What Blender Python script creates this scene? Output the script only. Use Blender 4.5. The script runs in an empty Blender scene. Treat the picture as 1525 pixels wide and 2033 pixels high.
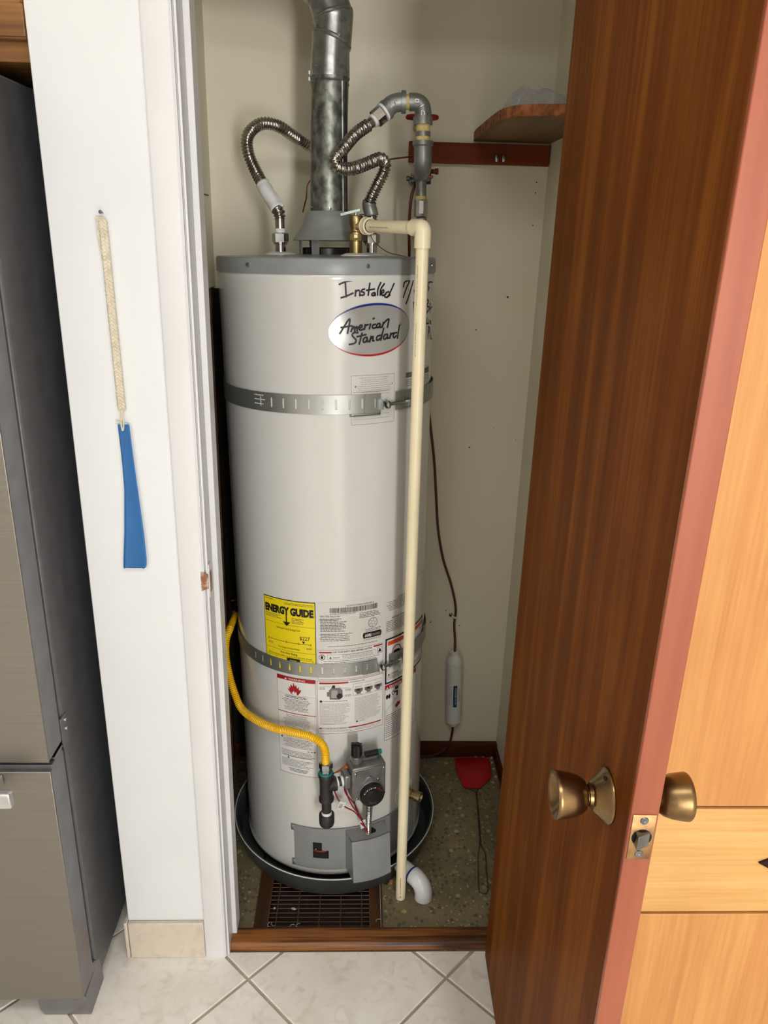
import bpy, bmesh, math, random
from mathutils import Matrix, Vector
from mathutils.geometry import tessellate_polygon

# ------------------------------------------------------------------ camera, world, lights, exposure
scene = bpy.context.scene
col = scene.collection
random.seed(7)
PI = math.pi
R_ = math.radians

cam_data = bpy.data.cameras.new('camera')
cam_data.sensor_fit = 'HORIZONTAL'
cam_data.sensor_width = 36.0
cam_data.lens = 36.0 * 1527.0 / 1525.0
cam_data.clip_start = 0.02
cam = bpy.data.objects.new('camera', cam_data)
col.objects.link(cam)
cam.matrix_world = Matrix(((0.99925, -0.0149, -0.0358, 0.0),
                           (-0.0286, 0.3408, -0.9397, 0.0),
                           (0.0262, 0.9400, 0.3401, 1.49),
                           (0, 0, 0, 1)))
scene.camera = cam

world = bpy.data.worlds.new('world')
scene.world = world
world.use_nodes = True
bgn = world.node_tree.nodes['Background']
bgn.inputs['Color'].default_value = (0.86, 0.93, 1.0, 1)
bgn.inputs['Strength'].default_value = 1.2

def area_light(name, loc, rot, sx, sy, power, color):
    d = bpy.data.lights.new(name, 'AREA')
    d.shape = 'RECTANGLE'; d.size = sx; d.size_y = sy
    d.energy = power; d.color = color
    o = bpy.data.objects.new(name, d); col.objects.link(o)
    o.location = loc; o.rotation_euler = rot
    return o
# daylight through the glazed patio door and the kitchen window in the wall behind the photographer
area_light('patio_door_daylight', (0.88, -2.88, 1.12), (PI/2, 0, 0), 0.34, 1.90, 240, (0.985, 0.975, 0.97))
area_light('kitchen_window_daylight', (-0.95, -2.88, 1.55), (PI/2, 0, 0), 0.55, 1.0, 8, (0.85, 0.93, 1.0))
# overhead fill light added to brighten the kitchen floor
area_light('overhead_fill_light', (0.10, -0.10, 2.405), (0, 0, 0), 1.2, 0.35, 42, (0.95, 0.97, 1.0))

vs = scene.view_settings
vs.view_transform = 'Standard'
try: vs.look = 'None'
except Exception: pass
vs.gamma = 1.0
vs.exposure = -1.55
vs.use_curve_mapping = False

# ------------------------------------------------------------------ materials
def C(h):
    h = h.lstrip('#')
    out = []
    for i in (0, 2, 4):
        c = int(h[i:i+2], 16)/255
        out.append(c/12.92 if c <= 0.04045 else ((c+0.055)/1.055)**2.4)
    return (*out, 1.0)

def mat(name, c1, c2=None, rough=0.5, metal=0.0, scale=8.0, stretch=(1, 1, 1), bump=0.0, bscale=80.0, coat=0.0,
        detail=4.0, trans=0.0, alpha=1.0, spec=0.5, lo=0.35, hi=0.65, tex='noise', rvar=0.0, ior=1.45):
    m = bpy.data.materials.new(name)
    m.use_nodes = True
    nt = m.node_tree; N = nt.nodes; L = nt.links
    b = N['Principled BSDF']
    tc = N.new('ShaderNodeTexCoord')
    mp = N.new('ShaderNodeMapping'); mp.inputs['Scale'].default_value = stretch
    L.new(tc.outputs['Object'], mp.inputs['Vector'])
    if tex == 'noise':
        t = N.new('ShaderNodeTexNoise'); t.inputs['Scale'].default_value = scale
        t.inputs['Detail'].default_value = detail; fac = t.outputs['Fac']
    else:
        t = N.new('ShaderNodeTexVoronoi'); t.inputs['Scale'].default_value = scale
        bw = N.new('ShaderNodeRGBToBW'); L.new(t.outputs['Color'], bw.inputs['Color']); fac = bw.outputs['Val']
    L.new(mp.outputs['Vector'], t.inputs['Vector'])
    r = N.new('ShaderNodeValToRGB')
    r.color_ramp.elements[0].position = lo; r.color_ramp.elements[1].position = hi
    a = C(c1) if isinstance(c1, str) else c1
    if c2 is None: bcol = tuple(min(1, x*0.93) for x in a[:3]) + (1,)
    else: bcol = C(c2) if isinstance(c2, str) else c2
    r.color_ramp.elements[0].color = a; r.color_ramp.elements[1].color = bcol
    L.new(fac, r.inputs['Fac']); L.new(r.outputs['Color'], b.inputs['Base Color'])
    b.inputs['Roughness'].default_value = rough
    if rvar:
        mr = N.new('ShaderNodeMapRange'); mr.inputs['To Min'].default_value = max(0.02, rough-rvar); mr.inputs['To Max'].default_value = min(1, rough+rvar)
        L.new(fac, mr.inputs['Value']); L.new(mr.outputs['Result'], b.inputs['Roughness'])
    b.inputs['Metallic'].default_value = metal
    b.inputs['Coat Weight'].default_value = coat
    b.inputs['Coat Roughness'].default_value = 0.12
    b.inputs['Specular IOR Level'].default_value = spec
    b.inputs['Transmission Weight'].default_value = trans
    b.inputs['IOR'].default_value = ior
    b.inputs['Alpha'].default_value = alpha
    if bump:
        n2 = N.new('ShaderNodeTexNoise'); n2.inputs['Scale'].default_value = bscale; n2.inputs['Detail'].default_value = 3
        L.new(mp.outputs['Vector'], n2.inputs['Vector'])
        bp = N.new('ShaderNodeBump'); bp.inputs['Strength'].default_value = bump; bp.inputs['Distance'].default_value = 0.002
        L.new(n2.outputs['Fac'], bp.inputs['Height']); L.new(bp.outputs['Normal'], b.inputs['Normal'])
    return m

def wood(name, cols, axis='z', rough=0.4, fine=1.0, coat=0.1, bump=0.05, broad=1.0, spec=0.4, pos=(0.40, 0.53, 0.66)):
    """grain streaks along one axis: a broad figure mixed with fine pores"""
    m = bpy.data.materials.new(name); m.use_nodes = True
    nt = m.node_tree; N = nt.nodes; L = nt.links; b = N['Principled BSDF']
    tc = N.new('ShaderNodeTexCoord')
    def st(k): return tuple(k*0.035 if a == axis else k for a in 'xyz')
    def noise(scl, det, st3, dist=0.0):
        mp = N.new('ShaderNodeMapping'); mp.inputs['Scale'].default_value = st3
        L.new(tc.outputs['Object'], mp.inputs['Vector'])
        t = N.new('ShaderNodeTexNoise'); t.inputs['Scale'].default_value = scl; t.inputs['Detail'].default_value = det
        t.inputs['Distortion'].default_value = dist
        L.new(mp.outputs['Vector'], t.inputs['Vector']); return t.outputs['Fac']
    n1 = noise(14*broad, 3, st(1.0), 0.6); n2 = noise(130*fine, 4, st(1.0)); n3 = noise(5, 2, (1, 1, 1))
    mx = N.new('ShaderNodeMath'); mx.operation = 'MULTIPLY_ADD'; mx.inputs[1].default_value = 0.55
    m2 = N.new('ShaderNodeMath'); m2.operation = 'MULTIPLY'; m2.inputs[1].default_value = 0.35
    m3 = N.new('ShaderNodeMath'); m3.operation = 'MULTIPLY_ADD'; m3.inputs[1].default_value = 0.18
    L.new(n2, m2.inputs[0]); L.new(n1, mx.inputs[0]); L.new(m2.outputs[0], mx.inputs[2])
    L.new(n3, m3.inputs[0]); L.new(mx.outputs[0], m3.inputs[2])
    r = N.new('ShaderNodeValToRGB'); cr = r.color_ramp
    cr.elements[0].position = pos[0]; cr.elements[0].color = C(cols[0])
    cr.elements[1].position = pos[2]; cr.elements[1].color = C(cols[2])
    e = cr.elements.new(pos[1]); e.color = C(cols[1])
    L.new(m3.outputs[0], r.inputs['Fac']); L.new(r.outputs['Color'], b.inputs['Base Color'])
    b.inputs['Roughness'].default_value = rough; b.inputs['Coat Weight'].default_value = coat
    b.inputs['Specular IOR Level'].default_value = spec
    b.inputs['Coat Roughness'].default_value = 0.25
    bp = N.new('ShaderNodeBump'); bp.inputs['Strength'].default_value = bump; bp.inputs['Distance'].default_value = 0.002
    L.new(n2, bp.inputs['Height']); L.new(bp.outputs['Normal'], b.inputs['Normal'])
    return m

def terrazzo(name):
    m = bpy.data.materials.new(name); m.use_nodes = True
    nt = m.node_tree; N = nt.nodes; L = nt.links; b = N['Principled BSDF']
    tc = N.new('ShaderNodeTexCoord')
    def vor(s, thr, w):
        v = N.new('ShaderNodeTexVoronoi'); v.inputs['Scale'].default_value = s; v.inputs['Randomness'].default_value = 1
        L.new(tc.outputs['Object'], v.inputs['Vector'])
        mr = N.new('ShaderNodeMapRange'); mr.inputs['From Min'].default_value = thr; mr.inputs['From Max'].default_value = thr-w
        L.new(v.outputs['Distance'], mr.inputs['Value'])
        sep = N.new('ShaderNodeSeparateColor'); L.new(v.outputs['Color'], sep.inputs['Color'])
        return mr.outputs['Result'], sep.outputs
    nz = N.new('ShaderNodeTexNoise'); nz.inputs['Scale'].default_value = 9; nz.inputs['Detail'].default_value = 6
    L.new(tc.outputs['Object'], nz.inputs['Vector'])
    base = N.new('ShaderNodeValToRGB'); base.color_ramp.elements[0].position = .3; base.color_ramp.elements[1].position = .7
    base.color_ramp.elements[0].color = C('#6b6147'); base.color_ramp.elements[1].color = C('#8c7f61')
    L.new(nz.outputs['Fac'], base.inputs['Fac'])
    cur = base.outputs['Color']
    for s, thr, w, keep, cols in ((70, .42, .22, .35, ('#5a543f', '#4f5443', '#655d46')), (150, .42, .20, .45, ('#82785a', '#69614a', '#8d8263')), (85, .32, .16, .74, ('#57523f', '#4d5242', '#625a45')), (105, .34, .16, .70, ('#a99f7c', '#b5a880', '#9c9674')),
                                  (46, .30, .06, .75, ('#a59a5e', '#8f8a66', '#bba58c'))):
        f, sp = vor(s, thr, w)
        gt = N.new('ShaderNodeMath'); gt.operation = 'GREATER_THAN'; gt.inputs[1].default_value = keep
        L.new(sp[0], gt.inputs[0])
        mu = N.new('ShaderNodeMath'); mu.operation = 'MULTIPLY'; L.new(f, mu.inputs[0]); L.new(gt.outputs[0], mu.inputs[1])
        rr = N.new('ShaderNodeValToRGB'); rr.color_ramp.elements[0].color = C(cols[0]); rr.color_ramp.elements[1].color = C(cols[2])
        e = rr.color_ramp.elements.new(.5); e.color = C(cols[1]); L.new(sp[1], rr.inputs['Fac'])
        mx = N.new('ShaderNodeMix'); mx.data_type = 'RGBA'
        L.new(mu.outputs[0], mx.inputs[0]); L.new(cur, mx.inputs[6]); L.new(rr.outputs['Color'], mx.inputs[7])
        cur = mx.outputs[2]
    L.new(cur, b.inputs['Base Color']); b.inputs['Roughness'].default_value = .55
    return m

def tile_mat(name, c1, c2, c3):
    m = bpy.data.materials.new(name); m.use_nodes = True
    nt = m.node_tree; N = nt.nodes; L = nt.links; b = N['Principled BSDF']
    tc = N.new('ShaderNodeTexCoord'); geo = N.new('ShaderNodeNewGeometry'); oi = N.new('ShaderNodeObjectInfo')
    n1 = N.new('ShaderNodeTexNoise'); n1.inputs['Scale'].default_value = 7; n1.inputs['Detail'].default_value = 8; n1.inputs['Roughness'].default_value = .65
    n2 = N.new('ShaderNodeTexNoise'); n2.inputs['Scale'].default_value = 26; n2.inputs['Detail'].default_value = 6; n2.inputs['Distortion'].default_value = 1.2
    for t in (n1, n2): L.new(geo.outputs['Position'], t.inputs['Vector'])
    r = N.new('ShaderNodeValToRGB'); r.color_ramp.elements[0].position = .32; r.color_ramp.elements[1].position = .66
    r.color_ramp.elements[0].color = C(c1); r.color_ramp.elements[1].color = C(c2)
    r2 = N.new('ShaderNodeValToRGB'); r2.color_ramp.elements[0].position = .52; r2.color_ramp.elements[1].position = .72
    r2.color_ramp.elements[0].color = (0, 0, 0, 1); r2.color_ramp.elements[1].color = (.55, .55, .55, 1)
    L.new(n1.outputs['Fac'], r.inputs['Fac']); L.new(n2.outputs['Fac'], r2.inputs['Fac'])
    mx = N.new('ShaderNodeMix'); mx.data_type = 'RGBA'; mx.inputs[7].default_value = C(c3)
    L.new(r2.outputs['Color'], mx.inputs[0]); L.new(r.outputs['Color'], mx.inputs[6])
    L.new(mx.outputs[2], b.inputs['Base Color'])
    b.inputs['Roughness'].default_value = .38
    bp = N.new('ShaderNodeBump'); bp.inputs['Strength'].default_value = .15; bp.inputs['Distance'].default_value = .002
    L.new(n1.outputs['Fac'], bp.inputs['Height']); L.new(bp.outputs['Normal'], b.inputs['Normal'])
    return m

def plastic_film(name):
    m = bpy.data.materials.new(name); m.use_nodes = True
    nt = m.node_tree; N = nt.nodes; L = nt.links; N.remove(N['Principled BSDF'])
    out = N['Material Output']
    tr = N.new('ShaderNodeBsdfTransparent'); tr.inputs['Color'].default_value = (.93, .94, .97, 1)
    gl = N.new('ShaderNodeBsdfPrincipled'); gl.inputs['Base Color'].default_value = (.75, .77, .85, 1); gl.inputs['Roughness'].default_value = .12
    nz = N.new('ShaderNodeTexNoise'); nz.inputs['Scale'].default_value = 30
    mr = N.new('ShaderNodeMapRange'); mr.inputs['To Min'].default_value = .10; mr.inputs['To Max'].default_value = .38
    L.new(nz.outputs['Fac'], mr.inputs['Value'])
    mx = N.new('ShaderNodeMixShader'); L.new(mr.outputs['Result'], mx.inputs[0])
    L.new(tr.outputs[0], mx.inputs[1]); L.new(gl.outputs[0], mx.inputs[2]); L.new(mx.outputs[0], out.inputs['Surface'])
    return m

MT = dict(
    pillar=mat('white_gloss_wall_paint', '#e2e3e3', '#dcdddd', rough=.38, scale=3, bump=.04, bscale=70),
    trim=mat('white_trim_enamel', '#e1e1e1', '#dadada', rough=.34, scale=5, bump=.05, bscale=40),
    closet=mat('cream_closet_paint', '#ece6cf', '#e4ddc5', rough=.6, scale=2.2, detail=6, bump=.05, bscale=90),
    room=mat('kitchen_wall_paint', '#e6e2d8', '#ddd8cd', rough=.7, scale=2),
    ceil=mat('ceiling_paint', '#efede8', '#e8e5de', rough=.8, scale=2),
    grout=mat('floor_grout', '#beb1a1', '#ac9f90', rough=.85, scale=30, bump=.2),
    tile=tile_mat('floor_tile_ceramic', '#ede7da', '#faf7f0', '#d6cfc0'),
    btile=tile_mat('baseboard_tile_ceramic', '#cbbdab', '#d8ccbb', '#b8a896'),
    terrazzo=terrazzo('closet_floor_sheet'),
    oak=wood('oak_threshold', ('#3a1d09', '#663a13', '#8a5522'), 'x', rough=.4, fine=1.6, coat=.12, broad=3.0, pos=(.45, .53, .61)),
    oakcab=wood('oak_cabinet', ('#4f3014', '#7a5024', '#946838'), 'x', rough=.4, fine=.7, coat=.2, bump=.12),
    mahog=wood('mahogany_veneer', ('#5e300c', '#713c0f', '#864e19'), 'z', rough=.5, fine=1.1, coat=.0, spec=.05, bump=.03, broad=1.7),
    lip=wood('mahogany_lipping', ('#8a4228', '#974d30', '#a2593b'), 'z', rough=.33, fine=.6, coat=.3, broad=.5, bump=.02),
    maple=wood('golden_cabinet_veneer', ('#c4854a', '#cf9253', '#d89e5c'), 'z', rough=.42, fine=1.5, coat=.1, broad=1.6, bump=.03),
    maplex=wood('golden_drawer_veneer', ('#d09a58', '#dba964', '#e3b572'), 'x', rough=.42, fine=1.5, coat=.1, broad=1.8, bump=.03),
    darkwood=wood('dark_stained_board', ('#361a0c', '#4a2410', '#582c14'), 'x', rough=.55, fine=.5, coat=.0, spec=.15),
    cleat=wood('red_brown_cleat', ('#5e2810', '#783514', '#8b441c'), 'x', rough=.55, fine=.5, coat=.0, spec=.15),
    shelf=wood('shelf_board', ('#5d4226', '#735433', '#86643d'), 'y', rough=.6, fine=.5, coat=0),
    chip=mat('chipboard_edge', '#6b3a1c', '#a86a3a', rough=.8, scale=70, bump=.5, bscale=120),
    framew=wood('grille_frame_wood', ('#2c1a0c', '#422814', '#52331b'), 'y', rough=.55, fine=.6, coat=.05),
    grillem=mat('brown_painted_metal', '#64452f', '#553826', rough=.5, scale=40),
    duct=mat('dusty_duct_metal', '#3c3128', '#2a221c', rough=.8, scale=20),
    enamel=mat('white_tank_enamel', '#d2d1cc', '#cdcbc5', rough=.16, scale=1.5, coat=.4, bump=.015, bscale=14),
    greyp=mat('grey_painted_steel', '#8b8d8c', '#838584', rough=.32, scale=20, bump=.03),
    hoodp=mat('grey_draft_hood_paint', '#8c8e8b', '#828480', rough=.42, scale=14, bump=.04),
    galv=mat('galvanised_steel', '#5c5f59', '#96988f', rough=.42, metal=.75, scale=75, detail=7, stretch=(1, 1, .7), lo=.38, hi=.66, rvar=.08),
    galvs=mat('smooth_galvanised_steel', '#a5a6a2', '#8a8c88', rough=.26, metal=.8, scale=60, rvar=.06),
    galv2=mat('galvanised_fitting', '#92948f', '#7b7d79', rough=.4, metal=.55, scale=25, bump=.08, bscale=200),
    strapm=mat('zinc_strap', '#adafaa', '#9c9f99', rough=.42, metal=.8, scale=10, rvar=.08),
    stain=mat('corrugated_stainless', '#c9c6c0', '#aaa7a1', rough=.22, metal=1, scale=40),
    chrome=mat('chrome_plate', '#c9c9c9', '#b0b0b0', rough=.1, metal=1, scale=20),
    zinc=mat('zinc_bolt', '#b9c0bf', '#9aa3a3', rough=.22, metal=1, scale=60),
    brass=mat('brass_casting', '#a8966c', '#8c7a50', rough=.36, metal=1, scale=40, bump=.08, bscale=200),
    bronze=mat('antique_brass', '#8e7350', '#745c3d', rough=.3, metal=1, scale=30, rvar=.08),
    plate=mat('tarnished_brass_plate', '#b39163', '#8b6846', rough=.45, metal=.8, scale=60),
    steel=mat('bolt_steel', '#8d8f92', '#6d6f72', rough=.25, metal=1, scale=40),
    iron=mat('black_iron_fitting', '#2c2a29', '#221f1f', rough=.45, scale=30, bump=.12, bscale=150),
    blackp=mat('black_plastic', '#1a1a1b', '#131314', rough=.35, scale=30),
    alu=mat('cast_aluminium', '#8b8a88', '#7b7a78', rough=.42, metal=.75, scale=50, bump=.1, bscale=260),
    cpvc=mat('cream_cpvc', '#ebdfbd', '#e4d7b2', rough=.35, scale=6),
    pvc=mat('white_pvc', '#e9ebed', '#e2e4e6', rough=.22, scale=6, coat=.3),
    pan=mat('grey_plastic_pan', '#464a49', '#3b3f3e', rough=.35, scale=6, coat=.2),
    yellow=mat('yellow_coating', '#f0bd14', '#e6b00e', rough=.35, scale=30),
    tagy=mat('yellow_tag', '#e6b520', '#d9a616', rough=.4, scale=30),
    whitep=mat('white_plastic', '#e4e3de', '#d8d6d0', rough=.4, scale=10),
    tape=mat('thread_sealant', '#ddc98c', '#c7a95c', rough=.7, scale=60, bump=.3, bscale=200),
    ptfe=mat('white_tape', '#e6e6e2', '#dcdcd8', rough=.6, scale=60),
    red=mat('red_plastic', '#b5121b', '#a40f17', rough=.4, scale=10, bump=.05),
    redmetal=mat('red_valve_handle', '#9c1620', '#7f1018', rough=.45, scale=30),
    teal=mat('teal_plastic', '#1f8078', '#1a6f69', rough=.4, scale=20),
    wirered=mat('red_wire', '#8e1f24', '#7c171c', rough=.45, scale=40),
    wireblk=mat('black_wire', '#2a2425', '#201b1c', rough=.45, scale=40),
    orange=mat('orange_sleeve', '#b05a24', '#9c4c1c', rough=.6, scale=30),
    copper=mat('copper_tube', '#9a5a34', '#7c4528', rough=.35, metal=.9, scale=40),
    browntube=mat('brown_tubing', '#5a2a1e', '#4b2118', rough=.3, scale=20),
    wire=mat('grey_wire', '#6a675f', '#54514a', rough=.35, metal=.9, scale=30),
    film=plastic_film('clear_plastic_film'),
    paper=mat('folded_paper', '#c3c8d2', '#b0b6c2', rough=.7, scale=20),
    navy=mat('dark_paper', '#3c424c', '#2f343d', rough=.7, scale=20),
    blue=mat('blue_plastic', '#2b67a4', '#265f97', rough=.38, scale=14),
    horn_edge=mat('pale_edge', '#cdd6dc', '#c2ccd3', rough=.4, scale=10),
    yarn=mat('cream_yarn', '#dcd3bd', '#cdc3ab', rough=.9, scale=120, bump=.4, bscale=300),
    ss=mat('brushed_stainless', '#949089', '#8d8982', rough=.38, metal=.9, scale=60, stretch=(.05, 1, 8), rvar=.02),
    ss_side=mat('fridge_side_paint', '#5e5e60', '#565658', rough=.36, metal=.0, scale=30),
    ss_edge=mat('fridge_door_edge', '#7e7c80', '#727074', rough=.34, metal=.5, scale=20),
    handle=mat('satin_handle', '#d5d7d8', '#c7c9ca', rough=.3, metal=.7, scale=30),
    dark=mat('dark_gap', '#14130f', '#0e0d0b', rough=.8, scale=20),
    mark=mat('black_marker_ink', '#1b1620', '#16121a', rough=.5, scale=30),
    ink=mat('black_print', '#1a1a1a', '#151515', rough=.5, scale=30),
    dkink=mat('dark_grey_print', '#4a4846', '#403e3c', rough=.5, scale=30),
    greyink=mat('grey_print', '#6d6b68', '#615f5c', rough=.5, scale=30),
    lightink=mat('pale_print', '#a09d97', '#96938d', rough=.5, scale=30),
    redink=mat('red_print', '#a3171f', '#96131b', rough=.45, scale=30),
    orangeink=mat('orange_print', '#cf4a16', '#c04310', rough=.45, scale=30),
    egy=mat('yellow_label', '#e9d21c', '#dfc814', rough=.35, scale=20),
    sticker=mat('white_sticker', '#dcdad6', '#d6d4cf', rough=.3, scale=10),
    clearst=mat('silver_sticker', '#cfccc5', '#c9c6be', rough=.3, scale=10),
    badge=mat('silver_badge', '#b9b9b4', '#a2a29d', rough=.25, metal=.35, scale=5),
    badgeblue=mat('blue_badge_edge', '#1c2f7c', '#16286c', rough=.3, scale=10),
    badgered=mat('red_badge_edge', '#b11f26', '#a2191f', rough=.3, scale=10),
    labelblue=mat('blue_filter_label', '#1d4a6b', '#183f5c', rough=.35, scale=20),
    debris=mat('pale_chip', '#c9bfae', '#a8977c', rough=.8, scale=60),
    debriswood=mat('wood_chip', '#b98a62', '#94653e', rough=.8, scale=60),
    pull=mat('dark_bronze_pull', '#3b2a20', '#2d2019', rough=.35, metal=.8, scale=30),
    rust=mat('painted_rusty_brass', '#8c5a3c', '#d8cfc6', rough=.55, scale=45, lo=.45, hi=.6),
)

# ------------------------------------------------------------------ mesh helpers
I4 = Matrix.Identity(4)
# frame of the water heater (it leans very slightly to the left and to the back)
HF = Matrix(((0.99986, 0.0, -0.01650, -0.0457),
             (0.00031, 0.99983, 0.01850, 1.6651),
             (0.01650, -0.01850, 0.99969, 0.0),
             (0, 0, 0, 1)))
BASE = {}
RT = 0.224                                     # tank radius

def polar(th, r, z):                           # degrees, heater frame; 0 faces the doorway, positive to the right
    return Vector((r*math.sin(R_(th)), -r*math.cos(R_(th)), z))
def face_frame(th):                            # x = tangent, y = outward normal, z = up, at the heater axis
    t = R_(th)
    return Matrix(((math.cos(t), math.sin(t), 0, 0), (math.sin(t), -math.cos(t), 0, 0), (0, 0, 1, 0), (0, 0, 0, 1)))
def axis_frame(p, d):                          # z along d
    d = Vector(d).normalized()
    q = Vector((0, 0, 1)).rotation_difference(d).to_matrix().to_4x4()
    return Matrix.Translation(Vector(p)) @ q

class MB:
    def __init__(self): self.v = []; self.f = []; self.mi = []; self.mats = []
    def slot(self, m):
        if m not in self.mats: self.mats.append(m)
        return self.mats.index(m)
    def add(self, vs_, fs_, m, M=None):
        o = len(self.v); k = self.slot(m)
        for p in vs_:
            p = Vector(p)
            self.v.append(M @ p if M is not None else p)
        for f in fs_:
            self.f.append([i+o for i in f]); self.mi.append(k)
        return self
    def box(self, x0, x1, y0, y1, z0, z1, m, M=None):
        vs_ = [(x, y, z) for z in (z0, z1) for y in (y0, y1) for x in (x0, x1)]
        return self.add(vs_, [(0, 2, 3, 1), (4, 5, 7, 6), (0, 1, 5, 4), (2, 6, 7, 3), (0, 4, 6, 2), (1, 3, 7, 5)], m, M)
    def lathe(self, prof, m, M=None, seg=32, cap0=True, cap1=True, a0=0.0, a1=360.0):
        vs_ = []; fs_ = []; full = abs(a1-a0) > 359.9
        n = seg if full else seg+1
        for r, h in prof:
            for i in range(n):
                a = R_(a0+(a1-a0)*i/seg); vs_.append((r*math.cos(a), r*math.sin(a), h))
        for j in range(len(prof)-1):
            for i in range(seg):
                k = (i+1) % n
                fs_.append((j*n+i, j*n+k, (j+1)*n+k, (j+1)*n+i))
        if full and cap0 and prof[0][0] > 1e-5: fs_.append(tuple(range(n))[::-1])
        if full and cap1 and prof[-1][0] > 1e-5: fs_.append(tuple((len(prof)-1)*n+i for i in range(n)))
        return self.add(vs_, fs_, m, M)
    def prism(self, poly, h0, h1, m, M=None, inset=0.0):
        n = len(poly); cx = sum(p[0] for p in poly)/n; cy = sum(p[1] for p in poly)/n
        vs_ = [(p[0], p[1], h0) for p in poly]
        if inset:
            vs_ += [(p[0], p[1], h1-inset) for p in poly]
            top = []
            for p in poly:
                d = math.hypot(p[0]-cx, p[1]-cy); s = (d-inset*1.4)/d if d > 0 else 1
                top.append((cx+(p[0]-cx)*s, cy+(p[1]-cy)*s, h1))
            vs_ += top
            fs_ = [tuple(range(n))[::-1]]
            for l in (0, 1):
                for i in range(n):
                    k = (i+1) % n; fs_.append((l*n+i, l*n+k, (l+1)*n+k, (l+1)*n+i))
            fs_.append(tuple(2*n+i for i in range(n)))
        else:
            vs_ += [(p[0], p[1], h1) for p in poly]
            fs_ = [tuple(range(n))[::-1], tuple(n+i for i in range(n))]
            for i in range(n):
                k = (i+1) % n; fs_.append((i, k, n+k, n+i))
        return self.add(vs_, fs_, m, M)
    def hexnut(self, p, d, r, h, m, n=6):
        M = axis_frame(p, d)
        poly = [(r*math.cos(2*PI*i/n), r*math.sin(2*PI*i/n)) for i in range(n)]
        return self.prism(poly, 0, h, m, M, inset=min(h*.12, r*.12))
    def tube(self, pts, r, m, seg=12, step=None, smooth=True, caps=True, M=None):
        """r: number or function of arc length s (metres) and total length"""
        P = smooth_path(pts, step) if smooth else [Vector(p) for p in pts]
        S = [0.0]
        for a, b in zip(P, P[1:]): S.append(S[-1]+(b-a).length)
        T = []
        for i in range(len(P)):
            a = P[max(i-1, 0)]; b = P[min(i+1, len(P)-1)]; T.append((b-a).normalized())
        u = T[0].orthogonal().normalized(); vs_ = []; fs_ = []
        for i, p in enumerate(P):
            if i: u = (T[i-1].rotation_difference(T[i]) @ u).normalized()
            w = T[i].cross(u); rr = r(S[i], S[-1]) if callable(r) else r
            for k in range(seg):
                a = 2*PI*k/seg; vs_.append(p+u*(rr*math.cos(a))+w*(rr*math.sin(a)))
        n = len(P)
        for i in range(n-1):
            for k in range(seg):
                q = (k+1) % seg; fs_.append((i*seg+k, i*seg+q, (i+1)*seg+q, (i+1)*seg+k))
        if caps: fs_.append(tuple(range(seg))[::-1]); fs_.append(tuple((n-1)*seg+k for k in range(seg)))
        return self.add(vs_, fs_, m, M)
    def build(self, name, parent=None, bevel=0.0, bseg=2, solid=0.0, frame=None, angle=38, recalc=True, smooth=True):
        me = bpy.data.meshes.new(name)
        b = BASE.get(parent.name, Vector((0, 0, 0))) if parent else Vector((0, 0, 0))
        vs_ = self.v
        if b.length: vs_ = [p-b for p in vs_]
        me.from_pydata([tuple(p) for p in vs_], [], self.f)
        for m in self.mats: me.materials.append(m)
        me.polygons.foreach_set('material_index', self.mi)
        if recalc:
            bm = bmesh.new(); bm.from_mesh(me); bmesh.ops.recalc_face_normals(bm, faces=bm.faces); bm.to_mesh(me); bm.free()
        if smooth:
            me.polygons.foreach_set('use_smooth', [True]*len(me.polygons))
            me.set_sharp_from_angle(angle=R_(angle))
        me.update()
        o = bpy.data.objects.new(name, me); col.objects.link(o)
        if parent:
            o.parent = parent; BASE[o.name] = b
        elif frame is not None: o.matrix_world = frame
        if solid:
            md = o.modifiers.new('thickness', 'SOLIDIFY'); md.thickness = solid; md.offset = 1
        if bevel:
            md = o.modifiers.new('rounded', 'BEVEL'); md.width = bevel; md.segments = bseg; md.limit_method = 'ANGLE'; md.angle_limit = R_(40)
        return o

def smooth_path(pts, step=None):
    P = [Vector(p) for p in pts]
    if len(P) < 3: 
        if step is None: return P
        n = max(2, int((P[1]-P[0]).length/step)+1)
        return [P[0].lerp(P[1], i/(n-1)) for i in range(n)]
    Q = [P[0]*2-P[1]]+P+[P[-1]*2-P[-2]]; out = []
    for i in range(1, len(Q)-2):
        p0, p1, p2, p3 = Q[i-1:i+3]
        # centripetal Catmull-Rom
        t0 = 0; t1 = t0+max(1e-6, (p1-p0).length**.5); t2 = t1+max(1e-6, (p2-p1).length**.5); t3 = t2+max(1e-6, (p3-p2).length**.5)
        n = 24
        for k in range(n):
            t = t1+(t2-t1)*k/n
            a1 = p0*((t1-t)/(t1-t0))+p1*((t-t0)/(t1-t0)); a2 = p1*((t2-t)/(t2-t1))+p2*((t-t1)/(t2-t1)); a3 = p2*((t3-t)/(t3-t2))+p3*((t-t2)/(t3-t2))
            b1 = a1*((t2-t)/(t2-t0))+a2*((t-t0)/(t2-t0)); b2 = a2*((t3-t)/(t3-t1))+a3*((t-t1)/(t3-t1))
            out.append(b1*((t2-t)/(t2-t1))+b2*((t-t1)/(t2-t1)))
    out.append(P[-1])
    # resample evenly
    L = [0.0]
    for a, b in zip(out, out[1:]): L.append(L[-1]+(b-a).length)
    st = step or 0.006
    n = max(4, int(L[-1]/st)); res = []; j = 0
    for k in range(n+1):
        s = L[-1]*k/n
        while j < len(L)-2 and L[j+1] < s: j += 1
        d = L[j+1]-L[j]; res.append(out[j].lerp(out[j+1], 0 if d < 1e-9 else (s-L[j])/d))
    return res

def corr(r, amp, pitch, plain=0.0):
    def f(s, tot):
        if s < plain or s > tot-plain: return r-amp*.6
        return r+amp*math.cos(2*PI*s/pitch)
    return f

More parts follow.
